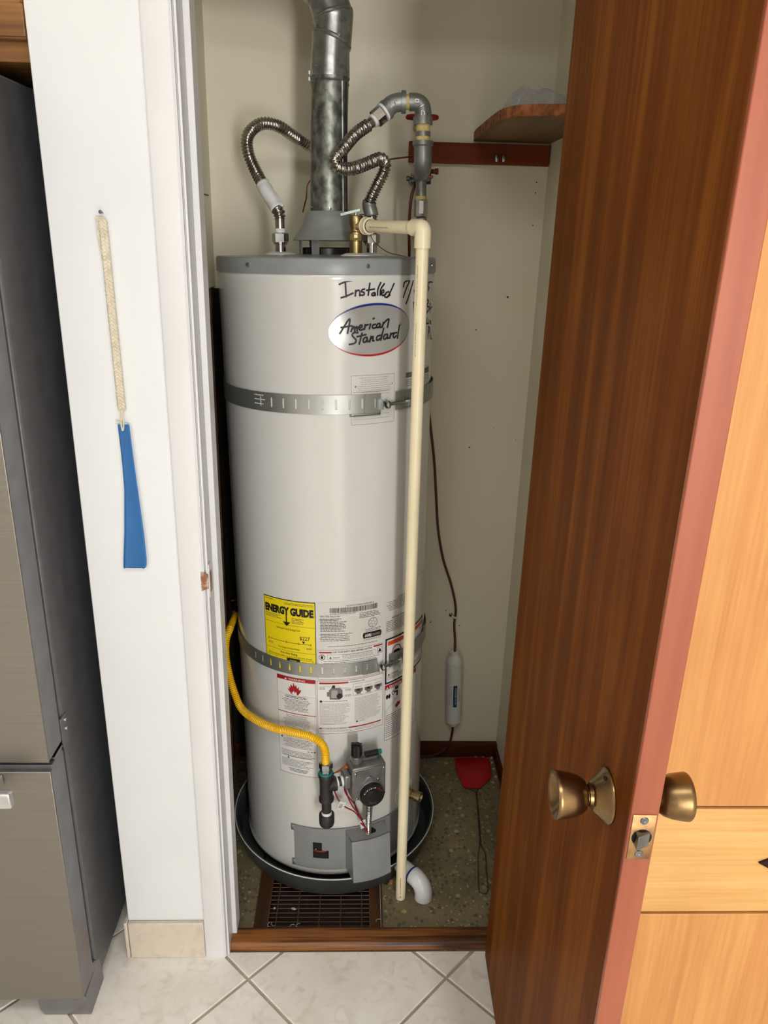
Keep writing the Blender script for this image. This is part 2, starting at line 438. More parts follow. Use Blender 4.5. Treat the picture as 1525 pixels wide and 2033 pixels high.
def tag(o, label=None, cat=None, group=None, kind=None):
    if label: o['label'] = label
    if cat: o['category'] = cat
    if group: o['group'] = group
    if kind: o['kind'] = kind
    return o
def thing(name, label, cat, base=(0, 0, 0), frame=I4, group=None, kind=None):
    o = bpy.data.objects.new(name, None); col.objects.link(o)
    o.empty_display_size = .05
    o.matrix_world = frame @ Matrix.Translation(Vector(base))
    BASE[o.name] = Vector(base)
    return tag(o, label, cat, group, kind)
def B(): return MB()
def simple_box(name, x0, x1, y0, y1, z0, z1, m, parent=None, bevel=0.0, M=None):
    return MB().box(x0, x1, y0, y1, z0, z1, m, M).build(name, parent, bevel=bevel)
def copies(obj, parent, n_mats):
    """copies of one part at other places: share the mesh"""
    for Mx in n_mats:
        c = obj.copy(); col.objects.link(c); c.parent = parent; c.matrix_local = Mx

# ------------------------------------------------------------------ the setting
YW, YB = 1.262, 1.955            # face of the kitchen-side wall, back wall of the closet
XL, XR = -0.351, 0.436           # closet side walls
ZC = 2.42

def struct(mb, name, label, cat, bevel=0.0):
    return tag(mb.build(name, None, bevel=bevel), label, cat, kind='structure')

# kitchen floor: grout bed with each ceramic tile laid diagonally
floor = struct(B().box(-1.65, 1.95, -3.0, 1.268, -.05, -.003, MT['grout']).box(-1.65, -.4745, 1.268, YB, -.05, -.003, MT['grout']), 'floor', 'kitchen floor of pale beige tiles laid diagonally with grey grout', 'floor')
def clip(poly, a, b, c):         # keep a*x+b*y<=c
    out = []
    for i in range(len(poly)):
        p, q = poly[i], poly[(i+1) % len(poly)]
        dp = a*p[0]+b*p[1]-c; dq = a*q[0]+b*q[1]-c
        if dp <= 0: out.append(p)
        if dp*dq < 0:
            t = dp/(dp-dq); out.append((p[0]+(q[0]-p[0])*t, p[1]+(q[1]-p[1])*t))
    return out
D = 0.4205; hd = D/2-0.0044
diamond = [(hd, 0), (0, hd), (-hd, 0), (0, -hd)]
tile_mesh = None
for i in range(-12, 12):
    for j in range(-12, 12):
        cx = -0.0041+(i+j)*D/2; cy = 1.2012+(i-j)*D/2
        if cx < -1.8 or cx > 2.1 or cy < -3.1 or cy > 1.5: continue
        poly = [(cx+x, cy+y) for x, y in diamond]
        cl = poly
        for a, b, c in ((0, 1, 1.2655), (0, -1, 3.0), (1, 0, 1.94), (-1, 0, 1.64)):
            if cl: cl = clip(cl, a, b, c)
        if len(cl) < 3: continue
        if len(cl) == 4 and cl == poly:
            if tile_mesh is None:
                t = MB().prism(diamond, -.008, 0, MT['tile'], inset=.0016).build('floor_tile', floor)
                tile_mesh = t.data
            else:
                t = bpy.data.objects.new('floor_tile', tile_mesh); col.objects.link(t); t.parent = floor
            t.location = (cx, cy, random.uniform(-.0003, .0003))
        else:
            MB().prism(cl, -.008, 0, MT['tile'], inset=.0016).build('floor_tile', floor)
for i in range(-12, 12):          # tiles continuing into the fridge recess
    for j in range(-12, 12):
        cx = -0.0041+(i+j)*D/2; cy = 1.2012+(i-j)*D/2; cl = [(cx+x, cy+y) for x, y in diamond]
        for a, b, c in ((0, -1, -1.2655), (0, 1, 1.95), (1, 0, -.483), (-1, 0, .90)):
            if cl: cl = clip(cl, a, b, c)
        if len(cl) > 2: MB().prism(cl, -.008, 0, MT['tile']).build('floor_tile', floor)

# closet floor with the opening for the register
gx0, gx1, gy0, gy1 = -.1905, .0462, 1.313, 1.53
cf = B()
for x0, x1, y0, y1 in ((XL-.05, gx0-.026, 1.300, YB+.02), (gx1+.027, XR+.05, 1.300, YB+.02), (gx0-.026, gx1+.027, gy1+.02, YB+.02), (gx0-.026, gx1+.027, 1.30, gy0)):
    cf.box(x0, x1, y0, y1, -.05, -.001, MT['terrazzo'])
struct(cf, 'floor_closet', 'dark speckled sheet floor inside the heater closet', 'floor')

# closet walls
wb = struct(B().box(-1.65, 1.95, YB, YB+.08, -.05, ZC, MT['closet']), 'wall_back', 'cream painted back wall of the heater closet', 'wall')
wl_ = struct(B().box(XL-.05, XL, 1.34, YB, 1.36, ZC, MT['closet']).box(XL-.05, XL, 1.34, 1.36, -.05, 1.36, MT['closet']), 'wall_left', 'cream closet side wall left of the heater, with an added dark bay below', 'wall')
MB().box(XL-.05, XL-.034, 1.36, YB, -.05, 1.36, MT['dark']).build('added_bay_back', wl_)  # near-black bay and studs added so the gap beside the tank turns black
MB().box(XL-.034, -.16, 1.945, YB, .047, 1.355, MT['dark']).build('added_dark_board', wl_)  # dark board added over the cream back wall to blacken the same gap
for y0 in (1.36, 1.62, 1.900): MB().box(XL-.034, XL-.001, y0, y0+.038, 0, 1.358, MT['framew']).build('added_stud', wl_)
wr = struct(B().box(XR, XR+.05, 1.34, YB, -.05, ZC, MT['closet']), 'wall_right', 'cream closet side wall right of the heater', 'wall')
# the marks on the back wall: small screw holes, and the pen tick on the left wall
for x, z, r in ((.365, 1.351, .0034), (.295, .967, .0030), (.292, 1.270, .0022), (.412, 1.613, .0020), (.4115, 1.590, .0022), (.412, 1.518, .0020),
                (.2165, .450, .0028), (.2579, .4874, .0024), (.30, .44, .0022), (.355, 1.02, .0014), (.415, .99, .0015)):
    MB().lathe([(r*.75, 0), (r*.7, .0006)], MT['dark'], axis_frame((x, YB, z), (0, -1, 0)), seg=7).build('screw_hole', wb)
MB().box(XL, XL+.0006, 1.835, 1.920, 1.5605, 1.5640, MT['ink']).build('pen_mark', bpy.data.objects['wall_left'])

# short wall between fridge and closet doorway, header, and the wall on the hinge side
fw = B().box(-.4745, -.2670, YW, 1.3395, -.05, ZC, MT['pillar'])
struct(fw, 'wall_front', 'white painted wall end between fridge and closet doorway', 'wall', bevel=.002)
struct(B().box(-.4740, -.401, 1.3396, YB, -.05, ZC, MT['framew']), 'wall_recess', 'unseen side of the fridge recess, darkened to cut bounced light', 'wall')  # hidden surface made dark brown so less light bounces onto the fridge side
struct(B().box(.33, .50, YW, 1.34, -.05, ZC, MT['pillar']), 'wall_hinge', 'white wall on the hinge side of the closet door', 'wall')
struct(B().box(-.262, .33, YW, 1.34, 2.06, ZC, MT['pillar']), 'wall_header', 'white wall above the closet doorway', 'wall')
# rest of the kitchen
struct(B().box(-1.65, -1.60, -2.95, YB, -.05, ZC, MT['room']), 'wall_kitchen_left', 'kitchen wall beyond the fridge', 'wall')
struct(B().box(1.90, 1.95, -2.95, YB, -.05, ZC, MT['room']), 'wall_kitchen_right', 'kitchen wall on the right', 'wall')
rw = B()
for x0, x1, z0, z1 in ((-1.65, -1.25, -.05, ZC), (-.65, .68, -.05, ZC), (1.08, 1.95, -.05, ZC), (-1.25, -.65, -.05, 1.02), (-1.25, -.65, 2.08, ZC), (.68, 1.08, 2.09, ZC), (.68, 1.08, -.05, .15)):
    rw.box(x0, x1, -2.87, -2.80, z0, z1, MT['room'])
struct(rw, 'wall_rear', 'kitchen wall behind the photographer with patio door and window openings', 'wall')
struct(B().box(-1.65, 1.95, -2.95, YB+.05, ZC, ZC+.05, MT['ceil']), 'ceiling', 'white kitchen and closet ceiling', 'ceiling')

# door casing, jamb and stop on the latch side; painted shut strike plate
t1 = struct(B().prism([(-.313, YW), (-.313, 1.2565), (-.309, 1.2535), (-.2725, 1.2525), (-.2685, 1.2555), (-.2685, YW)], .0, 2.12, MT['trim']),
            'trim_1', 'white door casing beside the closet opening', 'trim')
jm = B().prism([(-.2655, 1.2565), (-.2620, 1.2555), (-.2612, 1.2590), (-.2620, 1.262), (-.262, 1.335), (-.266, 1.335)], .004, 2.06, MT['trim'])
t2 = struct(jm, 'trim_2', 'white latch-side jamb of the closet doorway with door stop', 'trim')
MB().box(-.2620, -.2514, 1.297, 1.3385, .019, 2.06, MT['trim']).build('door_stop', t2, bevel=.0012)
sp = MB().prism([(-.016, -.031), (.011, -.031), (.016, -.025), (.016, .018), (.010, .028), (-.012, .031)], 0, .0014, MT['trim'],
                Matrix.Translation((-.2610, 1.268, .900)) @ Matrix(((0, 0, 1, 0), (1, 0, 0, 0), (0, 1, 0, 0), (0, 0, 0, 1)))).build('strike_plate', t2)
sp['label'] = 'paint-covered strike plate with worn brown hole'
MB().prism([(-.009, -.022), (.003, -.022), (.006, -.016), (.006, .012), (.001, .018), (-.009, .014)], .0014, .0022, MT['rust'],
           Matrix.Translation((-.2610, 1.268, .899)) @ Matrix(((0, 0, 1, 0), (1, 0, 0, 0), (0, 1, 0, 0), (0, 0, 0, 1)))).build('strike_hole', sp)
lip = MB().prism([(0, -.019), (.013, -.013), (.013, .013), (0, .020)], 0, .0016, MT['rust'],
                 Matrix.Translation((-.2745, 1.2540, .900)) @ Matrix(((1, 0, 0, 0), (0, 0, -1, 0), (0, 1, 0, 0), (0, 0, 0, 1)))).build('strike_lip', sp)
struct(B().box(.318, .332, 1.262, 1.335, .004, 2.06, MT['trim']), 'trim_3', 'white hinge-side jamb behind the open door', 'trim')
# tiled baseboard on the wall end
bb = struct(B().box(-.4735, -.3135, 1.252, 1.262, .0, .0985, MT['btile']), 'baseboard_front', 'beige tile baseboard under the shoehorn wall', 'baseboard', bevel=.0025)
MB().box(-.482, -.4745, 1.252, 1.45, .0, .0985, MT['btile']).build('return_tile', bb, bevel=.002)
# oak threshold
prof = [(1.268, 0), (1.268, .010), (1.2715, .0155), (1.278, .0185), (1.305, .0195), (1.313, .018), (1.313, 0)]
thr = B().prism(prof, -.2645, .327, MT['oak'], Matrix(((0, 0, 1, 0), (1, 0, 0, 0), (0, 1, 0, 0), (0, 0, 0, 1))))
struct(thr, 'trim_4', 'oak threshold strip between kitchen tiles and closet floor', 'threshold', bevel=.001)
# dark wooden baseboards in the closet
struct(B().box(XL, XR, 1.936, YB, 0, .046, MT['darkwood']), 'baseboard_back', 'dark brown wooden baseboard behind the heater', 'baseboard', bevel=.0015)
struct(B().box(.4265, XR, 1.36, 1.936, 0, .040, MT['darkwood']), 'baseboard_right', 'dark brown baseboard along the right closet wall', 'baseboard', bevel=.0015)

# ------------------------------------------------------------------ closet door (open)
DF = Matrix.Translation((.296, 1.247, 0)) @ Matrix(((-math.sin(R_(1)), math.cos(R_(1)), 0, 0), (-math.cos(R_(1)), -math.sin(R_(1)), 0, 0), (0, 0, 1, 0), (0, 0, 0, 1)))
DWD, DTH = .6206, .0290
door = thing('door_1', 'open mahogany flush door with round brass knobs', 'door', frame=DF, kind='structure')
MB().box(0, DWD-.006, 0, DTH, .010, 2.04, MT['mahog']).build('door_slab', door, bevel=.0008)
MB().box(DWD-.006, DWD, 0, DTH, .010, 2.04, MT['lip']).build('door_edge', door, bevel=.0012)['label'] = 'reddish solid wood edge strip of the door'
ku, kz = DWD-.069, .904
prof_ros = [(0, 0), (.0310, 0), (.0314, .0015), (.0302, .0035), (.0282, .0045), (.0175, .0165), (.0150, .0185), (.0, .0185)]
prof_neck = [(0, .018), (.0135, .018), (.0135, .0225), (.0118, .0235), (.0118, .028), (.0135, .029), (0, .029)]
prof_knob = [(0, .028), (.0125, .028), (.0170, .0305), (.0215, .037), (.0245, .0465), (.0265, .0600), (.0268, .0635), (.0258, .0650), (.0240, .0648), (.0225, .0630), (.0105, .0545), (.0085, .0540), (0, .0540)]
for s in (-1, 1):
    Mk = axis_frame((ku, 0 if s < 0 else DTH, kz), (0, s, 0))
    k = MB().lathe(prof_knob, MT['bronze'], Mk @ Matrix.Translation((0, 0, -.004)), seg=40).build('knob', door, angle=50)
    rr = MB().lathe(prof_ros, MT['bronze'], Mk, seg=40).lathe(prof_neck, MT['bronze'], Mk, seg=32).build('rosette', door, angle=50)
    for sg in (-1, 1):
        MB().lathe([(.0, .0), (.0036, 0), (.003, .0018), (0, .0022)], MT['dark'], axis_frame(Mk @ Vector((sg*.003, sg*.0245, .0062)), Mk.to_3x3() @ Vector((0, 0, 1))), seg=12).build('rosette_screw', rr)
Ml = Matrix.Translation((DWD, DTH/2, kz+.006)) @ Matrix(((0, 0, 1, 0), (1, 0, 0, 0), (0, 1, 0, 0), (0, 0, 0, 1)))
lp = MB().prism([(-.0122, -.0285), (.0122, -.0285), (.0122, .0285), (-.0122, .0285)], 0, .0012, MT['plate'], Ml, inset=.0004).build('latch_plate', door)
lp['label'] = 'tarnished brass latch plate'
for dz in (-.021, .0215):
    MB().lathe([(.0046, .0012), (.0040, .0022), (.0015, .0024), (0, .0018)], MT['steel'], Ml @ Matrix.Translation((0, dz, 0)), seg=14).build('screw', lp)
MB().lathe([(.0105, .0012), (.0105, .0016), (0, .0016)], MT['dark'], Ml, seg=20).build('bolt_hole', lp)
bolt = [(-.0075, .0), (.0075, .0), (.0075, .004), (-.0075, .0115)]
MB().prism(bolt, -.0085, .0085, MT['steel'], Ml @ Matrix(((1, 0, 0, 0), (0, 0, 1, 0), (0, 1, 0, 0), (0, 0, 0, 1)))).build('latch_bolt', lp, bevel=.0012)
for zz in (.25, 1.05, 1.85):
    MB().lathe([(.0055, -.045), (.0055, .045)], MT['plate'], Matrix.Translation((-.004, DTH, zz)), seg=12).build('hinge', door)

# ------------------------------------------------------------------ closet floor register
gr = thing('floor_grille', 'brown metal floor grille in a dark wood frame before the pan', 'grille', base=(-.07, 1.42, 0))
fm = MT['framew']
MB().box(gx0-.026, gx0, gy0, gy1+.02, -.004, .001, fm).build('frame_board', gr, bevel=.001)
MB().box(gx1, gx1+.024, gy0, gy1+.02, -.004, .001, fm).build('frame_board', gr, bevel=.001)
MB().box(gx0, gx1, gy1, gy1+.02, -.004, .001, fm).build('frame_board', gr, bevel=.001)
MB().box(gx1+.0245, gx1+.0285, gy0, gy1+.02, -.001, .003, fm).build('frame_bead', gr)
MB().box(gx0-.0295, gx0-.0265, gy0, gy1+.02, -.001, .003, fm).build('frame_bead', gr)
du = MB().box(gx0, gx1, gy0, gy1, -.049, -.047, MT['duct']).box(gx0-.001, gx0, gy0, gy1, -.048, -.002, MT['duct']).box(gx1, gx1+.001, gy0, gy1, -.048, -.002, MT['duct'])
du.box(gx0, gx1, gy0-.001, gy0, -.048, -.002, MT['duct']).box(gx0, gx1, gy1, gy1+.001, -.048, -.002, MT['duct'])
du.build('duct_box', gr)
Ms = Matrix.Translation((0, 1.3240, -.0045)) @ Matrix.Rotation(R_(-38), 4, 'X')
sl0 = MB().box(gx0+.001, gx1-.001, -.0042, .0042, -.0007, .0007, MT['grillem'], Ms).build('slat', gr)
copies(sl0, gr, [Matrix.Translation((0, .0124*k, 0)) for k in range(1, 17)])
cb0 = MB().box(-.1715, -.1693, gy0, gy1, -.0040, .0004, MT['grillem']).build('cross_bar', gr)
copies(cb0, gr, [Matrix.Translation((.0491*k, 0, 0)) for k in range(1, 5)])
for x in (gx0, gx1-.0025): MB().box(x, x+.0025, gy0, gy1, -.006, .0004, MT['grillem']).build('edge_bar', gr)

# ------------------------------------------------------------------ printing on curved surfaces
class Print(MB):
    """flat marks (arc, z) laid on a cylinder of radius R_; each layer sits a hair above the last"""
    def __init__(self, R=RT, mapf=None):
        super().__init__(); self.R = R; self.mapf = mapf
    def pt(self, a, z, off):
        if self.mapf: return self.mapf(a, z, off)
        t = a/self.R; r = self.R+off
        return Vector((r*math.sin(t), -r*math.cos(t), z))
    def rect(self, a0, a1, z0, z1, m, off=.0006, n=None, z0b=None, z1b=None):
        n = n or max(1, int((a1-a0)/.008)+1); vs_ = []; fs_ = []
        z0b = z0 if z0b is None else z0b; z1b = z1 if z1b is None else z1b
        for i in range(n+1):
            k = i/n; a = a0+(a1-a0)*k
            vs_ += [self.pt(a, z0+(z0b-z0)*k, off), self.pt(a, z1+(z1b-z1)*k, off)]
        for i in range(n): fs_.append((2*i, 2*i+2, 2*i+3, 2*i+1))
        return self.add(vs_, fs_, m)
    def frame(self, a0, a1, z0, z1, w, m, off=.0008):
        self.rect(a0, a1, z1-w, z1, m, off); self.rect(a0, a1, z0, z0+w, m, off)
        self.rect(a0, a0+w, z0, z1, m, off); self.rect(a1-w, a1, z0, z1, m, off)
    def poly(self, pts, m, off=.0008):
        tris = tessellate_polygon([[Vector((p[0], p[1], 0)) for p in pts]])
        return self.add([self.pt(p[0], p[1], off) for p in pts], [tuple(t) for t in tris], m)
    def ell(self, a, z, ra, rz, m, off=.0008, n=24, tilt=0.0):
        c, s = math.cos(tilt), math.sin(tilt); vs_ = [self.pt(a, z, off)]; fs_ = []
        for ring in (.33, .66, 1.0):
            for i in range(n):
                x = ra*ring*math.cos(2*PI*i/n); y = rz*ring*math.sin(2*PI*i/n); vs_.append(self.pt(a+x*c-y*s, z+x*s+y*c, off))
        for i in range(n):
            k = (i+1) % n; fs_.append((0, 1+i, 1+k))
            for rg in (0, 1): fs_.append((1+rg*n+i, 1+(rg+1)*n+i, 1+(rg+1)*n+k, 1+rg*n+k))
        return self.add(vs_, fs_, m)
    def crescent(self, a, z, ra, rz, w, t0, t1, m, off, tilt=0.0, n=40):
        c, s = math.cos(tilt), math.sin(tilt); vs_ = []; fs_ = []
        for i in range(n+1):
            t = R_(t0+(t1-t0)*i/n); k = math.sin(PI*i/n)
            for rr in (1.0, 1.0-w*k/rz):
                x = ra*rr*math.cos(t); y = rz*rr*math.sin(t)
                if rr < 1: x = ra*math.cos(t)*(1-w*.35*k/ra)
                vs_.append(self.pt(a+x*c-y*s, z+x*s+y*c, off))
        for i in range(n): fs_.append((2*i, 2*i+2, 2*i+3, 2*i+1))
        return self.add(vs_, fs_, m)
    def stroke(self, pts, w, m, off=.0010, smooth=True):
        P = [Vector((p[0], p[1], 0)) for p in pts]
        if smooth and len(P) > 2: P = smooth_path(P, .0016)
        vs_ = []; fs_ = []
        for i, p in enumerate(P):
            t = (P[min(i+1, len(P)-1)]-P[max(i-1, 0)]).normalized(); nn = Vector((-t.y, t.x, 0))*(w/2)
            e = t*(w/2)*(-1 if i == 0 else 1 if i == len(P)-1 else 0)
            for q in (p+nn+e, p-nn+e): vs_.append(self.pt(q.x, q.y, off))
        for i in range(len(P)-1): fs_.append((2*i, 2*i+1, 2*i+3, 2*i+2))
        return self.add(vs_, fs_, m)
    def text(self, s, a, z, h, m, off=.0009, bold=0.0, align='l', squash=1.0, rot=0.0, fit=None):
        vs_, fs_, w = text_mesh(s, bold)
        if fit: squash = fit/(w*h)
        W = w*h*squash; dx = 0 if align == 'l' else -W/2 if align == 'c' else -W
        c, sn = math.cos(rot), math.sin(rot); out = []
        for x, y in vs_:
            u = x*h*squash+dx; v = y*h; out.append(self.pt(a+u*c-v*sn, z+u*sn+v*c, off))
        return self.add(out, fs_, m)
    def lines(self, a0, a1, z1, z0, pitch, h, m, off=.0008, fill=1.0, centre=False, ragged=.0, rnd=None):
        """lines of print too small to read: word-sized dashes"""
        rnd = rnd or random; z = z1; h *= .8
        if m is MT['ink']: m = MT['dkink']
        while z > z0:
            wl = (a1-a0)*(1-ragged*rnd.random())*fill
            x = a0 if not centre else (a0+a1)/2-wl/2; e = x+wl
            while x < e-.001:
                w = min(e-x, rnd.uniform(.0025, .009)); self.rect(x, x+w, z-h, z, m, off, n=1); x += w+.0011
            z -= pitch
_tc = {}
def text_mesh(s, bold=0.0):
    key = (s, bold)
    if key in _tc: return _tc[key]
    cu = bpy.data.curves.new('lettering', 'FONT'); cu.body = s; cu.size = 1.0; cu.resolution_u = 2; cu.offset = bold; cu.fill_mode = 'BOTH'
    ob = bpy.data.objects.new('lettering', cu)
    me = bpy.data.meshes.new_from_object(ob)
    vs_ = [(v.co.x/.72, v.co.y/.72) for v in me.vertices]; fs_ = [tuple(p.vertices) for p in me.polygons]
    x0 = min((v[0] for v in vs_), default=0); x1 = max((v[0] for v in vs_), default=1)
    vs_ = [(x-x0, y) for x, y in vs_]
    bpy.data.objects.remove(ob); bpy.data.curves.remove(cu); bpy.data.meshes.remove(me)
    _tc[key] = (vs_, fs_, x1-x0)
    return _tc[key]

LOGO=[[(315,13084),(501,13349),(459,13090)],[(343,13192),(531,13219)],[(526,13121),(561,13207)],[(541,13154),(599,13206),(596,13128)],[(596,13157),(646,13210),(642,13133)],[(680,13170),(739,13200),(731,13233),(692,13216),(680,13165),(708,13136),(758,13153)],[(784,13153),(803,13235)],[(792,13185),(819,13225),(859,13235)],[(887,13160),(907,13240)],[(965,13340),(981,13347)],[(1007,13236),(965,13230),(945,13195),(966,13162),(1019,13177)],[(1100,13248),(1058,13242),(1036,13199),(1058,13172),(1104,13204),(1114,13250),(1104,13174),(1136,13180)],[(1157,13184),(1184,13262)],[(1167,13219),(1238,13290),(1310,13325),(1297,13255),(1276,13174)],[(653,13093),(584,13095),(545,13052),(583,13000),(622,12955),(598,12904),(499,12881)],[(736,13077),(684,12887)],[(645,13020),(811,13052)],[(835,13000),(787,12994),(758,12944),(779,12909),(835,12949),(848,13000),(835,12919),(868,12930)],[(892,12917),(920,13012)],[(900,12961),(966,13015),(953,12930),(983,12934)],[(1120,13026),(1059,13017),(1034,12971),(1055,12937),(1117,12974)],[(1189,13153),(1129,12937)],[(1272,13041),(1217,13033),(1187,12986),(1209,12951),(1272,12989),(1285,13041),(1273,12962),(1304,12969)],[(1334,12968),(1360,13052)],[(1343,13008),(1375,13043),(1417,13053)],[(1503,13059),(1443,13051),(1414,13004),(1435,12965),(1494,12999)],[(1568,13190),(1525,12957)]]
HAND=[[(313,13966),(423,14008),(617,14043)],[(423,14008),(436,13748)],[(347,13728),(436,13755),(564,13807)],[(617,13853),(609,13762)],[(614,13825),(662,13860),(693,13846),(696,13768)],[(786,13880),(739,13866),(732,13834),(786,13814),(770,13774),(711,13772)],[(894,13978),(862,13773)],[(833,13856),(986,13878)],[(995,13814),(946,13800),(933,13769),(971,13760),(1008,13799),(1004,13764)],[(1120,13990),(1061,13870),(1054,13770)],[(1198,13967),(1121,13869),(1110,13769)],[(1130,13790),(1191,13825),(1182,13861),(1138,13826),(1156,13761),(1235,13781)],[(1298,13823),(1235,13802),(1209,13738),(1263,13726),(1327,13764)],[(1423,13967),(1326,13800),(1272,13725)],[(1666,13908),(1693,13987),(1841,14013),(1751,13884),(1671,13718)],[(1960,14033),(1837,13749),(1748,13593)],[(1988,13826),(2009,13776)],[(1981,13602),(2012,13353)],[(2945,13954),(2624,13947),(2605,13879),(2675,13853),(2611,13802)],[(2530,13637),(2537,13358)],[(2543,13636),(2656,13591),(2553,13512),(2726,13463),(2537,13358)],[(2781,13545),(2804,13355)],[(2816,13425),(2953,13464)],[(2583,13261),(2557,13161),(2670,13160)],[(2722,13219),(2729,13147)],[(2905,13189),(2813,13169),(2915,13124)],[(2706,13086),(2683,12849)],[(2706,13086),(2830,13035),(2707,12958)],[(2869,12975),(2873,12830)],[(2956,12878),(2977,12822),(3083,12805)]]

# ------------------------------------------------------------------ water heater
wh = thing('water_heater', 'tall white gas water heater standing in a drain pan', 'water heater', base=(0, 0, .03), frame=HF)
MB().lathe([(.10, .034), (.2215, .034), (.2240, .037), (.2262, .041), (.2266, .045), (.2262, .049), (.2240, .053), (RT, .060), (RT, 1.400), (RT+.0012, 1.404), (RT+.0016, 1.4075), (RT+.0010, 1.411), (RT, 1.4135), (.20, 1.4135)],
           MT['enamel'], seg=128).build('tank_jacket', wh, angle=60)
cap = MB().lathe([(RT+.0025, 1.4130), (RT+.0030, 1.4150), (RT+.0028, 1.4385), (RT+.0018, 1.4412), (RT-.001, 1.4425), (.20, 1.4428), (.10, 1.446), (.055, 1.447)], MT['greyp'], seg=128).build('top_cap', wh, angle=50)
for th in (-38, 21.5, 68, -95, 120):
    M = axis_frame(polar(th, RT+.0028, 1.4285), polar(th, 1, 0))
    MB().hexnut(polar(th, RT+.0024, 1.4285), polar(th, 1, 0), .0042, .0022, MT['zinc']).lathe([(.0034, .002), (.0028, .0042), (.0, .0046)], MT['zinc'], M, seg=12).build('cap_screw', cap)
for i in range(3):      # short feet in the pan
    MB().box(-.02, .02, -.02, .02, .0085, .040, MT['greyp'], Matrix.Translation(polar(60+120*i, .17, 0))).build('foot', wh)
# flue outlet ring and draft hood on legs
MB().lathe([(.052, 1.444), (.052, 1.4585), (.048, 1.4605), (.044, 1.4585), (.044, 1.446)], MT['blackp'], seg=40, cap0=False, cap1=False).build('flue_collar', wh)
hood = MB().lathe([(.0400, 1.5290), (.0425, 1.5300), (.0445, 1.5280), (.0500, 1.5150), (.0520, 1.5080), (.0535, 1.5030), (.0640, 1.4870), (.0720, 1.4765), (.0735, 1.4745), (.0725, 1.4735), (.0690, 1.4745), (.050, 1.500), (.041, 1.520)],
                  MT['hoodp'], Matrix.Translation((.004, 0, 0)), seg=56, cap0=False, cap1=False).build('draft_hood', wh)
for th in (-24, 96, 216, -70):
    p = polar(th, .060, 0); M = Matrix.Translation((p.x+.004, p.y, 0)) @ Matrix.Rotation(R_(th), 4, 'Z')
    MB().box(-.0085, .0085, -.0010, .0010, 1.4440, 1.4920, MT['hoodp'], M).box(-.0085, .0085, -.012, .001, 1.4440, 1.4462, MT['hoodp'], M).build('hood_leg', hood, bevel=.0006)
# nipples with white plastic escutcheons
for x, y in ((-.0955, 0), (.0933, 0)):
    e = MB().lathe([(.0325, 1.4455), (.0320, 1.4475), (.0200, 1.4510), (.0125, 1.4515)], MT['whitep'], Matrix.Translation((x, y, 0)), seg=32).build('nipple_escutcheon', wh)
    MB().lathe([(.0112, 1.446), (.0112, 1.4720)], MT['chrome'], Matrix.Translation((x, y, 0)), seg=24).build('nipple', wh)
MB().lathe([(.0300, 1.4450), (.0295, 1.4468), (.0200, 1.4500), (.0125, 1.4505)], MT['whitep'], Matrix.Translation((.0615, -.120, 0)), seg=32).build('valve_escutcheon', wh)

# oval brand badge
bg = Print(); bg.ell(.0975, 1.3135, .0873, .0490, MT['badge'], .0006, n=56, tilt=R_(3.2))
badge = bg.build('brand_badge', wh, smooth=True, recalc=False)
pr = Print()
pr.crescent(.0975, 1.3135, .0873, .0490, .0042, 12, 172, MT['badgeblue'], .0009, tilt=R_(3.2))
pr.crescent(.0975, 1.3135, .0873, .0490, .0038, -172, -8, MT['badgered'], .0009, tilt=R_(3.2))
pr.crescent(.0975, 1.3135, .0873, .0490, .0009, -60, 60, MT['ink'], .0008, tilt=R_(3.2))
for s in LOGO: pr.stroke([(a*1e-4, z*1e-4) for a, z in s], .0034, MT['ink'], .0010)
pr.ell(.1600, 1.3210, .0018, .0021, MT['greyink'], .0010, n=10)
pr.build('badge_lettering', badge, recalc=False)
# handwriting in black marker
for i0, i1 in ((0, 14), (14, 19), (19, 23), (23, len(HAND))):
    hw = Print()
    for s in HAND[i0:i1]: hw.stroke([(a*1e-4, z*1e-4) for a, z in s], .0032, MT['mark'], .0006)
    hw.build('handwritten_word', wh, recalc=False)['kind'] = 'stuff'
rs = Print(); rs.ell(.222, 1.295, .030, .036, MT['sticker'], .0005, n=32); rs.build('round_sticker', wh, recalc=False)

rnd = random.Random(3)
def sticker(name, a0, a1, z0, z1, m, off=.0004):
    p = Print(); p.rect(a0, a1, z0, z1, m, off); return p.build(name, wh, recalc=False)
# yellow energy guide
eg = sticker('energy_label', -.1490, -.0255, .585, .7545, MT['egy'])
p = Print(); ink = MT['ink']
p.rect(-.1490, -.0255, .7525, .7545, ink); p.rect(-.1490, -.1478, .585, .7545, ink); p.rect(-.0272, -.0255, .585, .7545, ink)
p.text('ENERGY', -.1455, .7200, .0165, ink, bold=.065, fit=.0620); p.text('GUIDE', -.0820, .7200, .0165, ink, bold=.065, fit=.0525)
p.rect(-.0925, -.0895, .6990, .7230, ink, .0009); p.poly([(-.1000, .7020), (-.0820, .7020), (-.0910, .6920)], ink, .0009)
p.lines(-.1445, -.122, .7490, .7470, .003, .0015, ink, rnd=rnd); p.lines(-.095, -.030, .7475, .7440, .003, .0013, ink, rnd=rnd)
p.lines(-.1450, -.1000, .7150, .7080, .0035, .0014, ink, rnd=rnd, ragged=.3); p.lines(-.0790, -.0480, .7130, .7020, .0036, .0015, ink, rnd=rnd, ragged=.3)
p.rect(-.1470, -.0280, .6945, .6951, ink)
p.text('Estimated Yearly Energy Cost', -.088, .6830, .0052, ink, align='c', fit=.056)
p.text('$227', -.0500, .6640, .0082, ink, bold=.01, align='c')
p.rect(-.1400, -.0370, .6530, .6540, ink, z0b=.6530, z1b=.6540)
for a in (-.1400, -.093, -.064, -.0370): p.rect(a-.0005, a+.0005, .6500, .6570, ink)
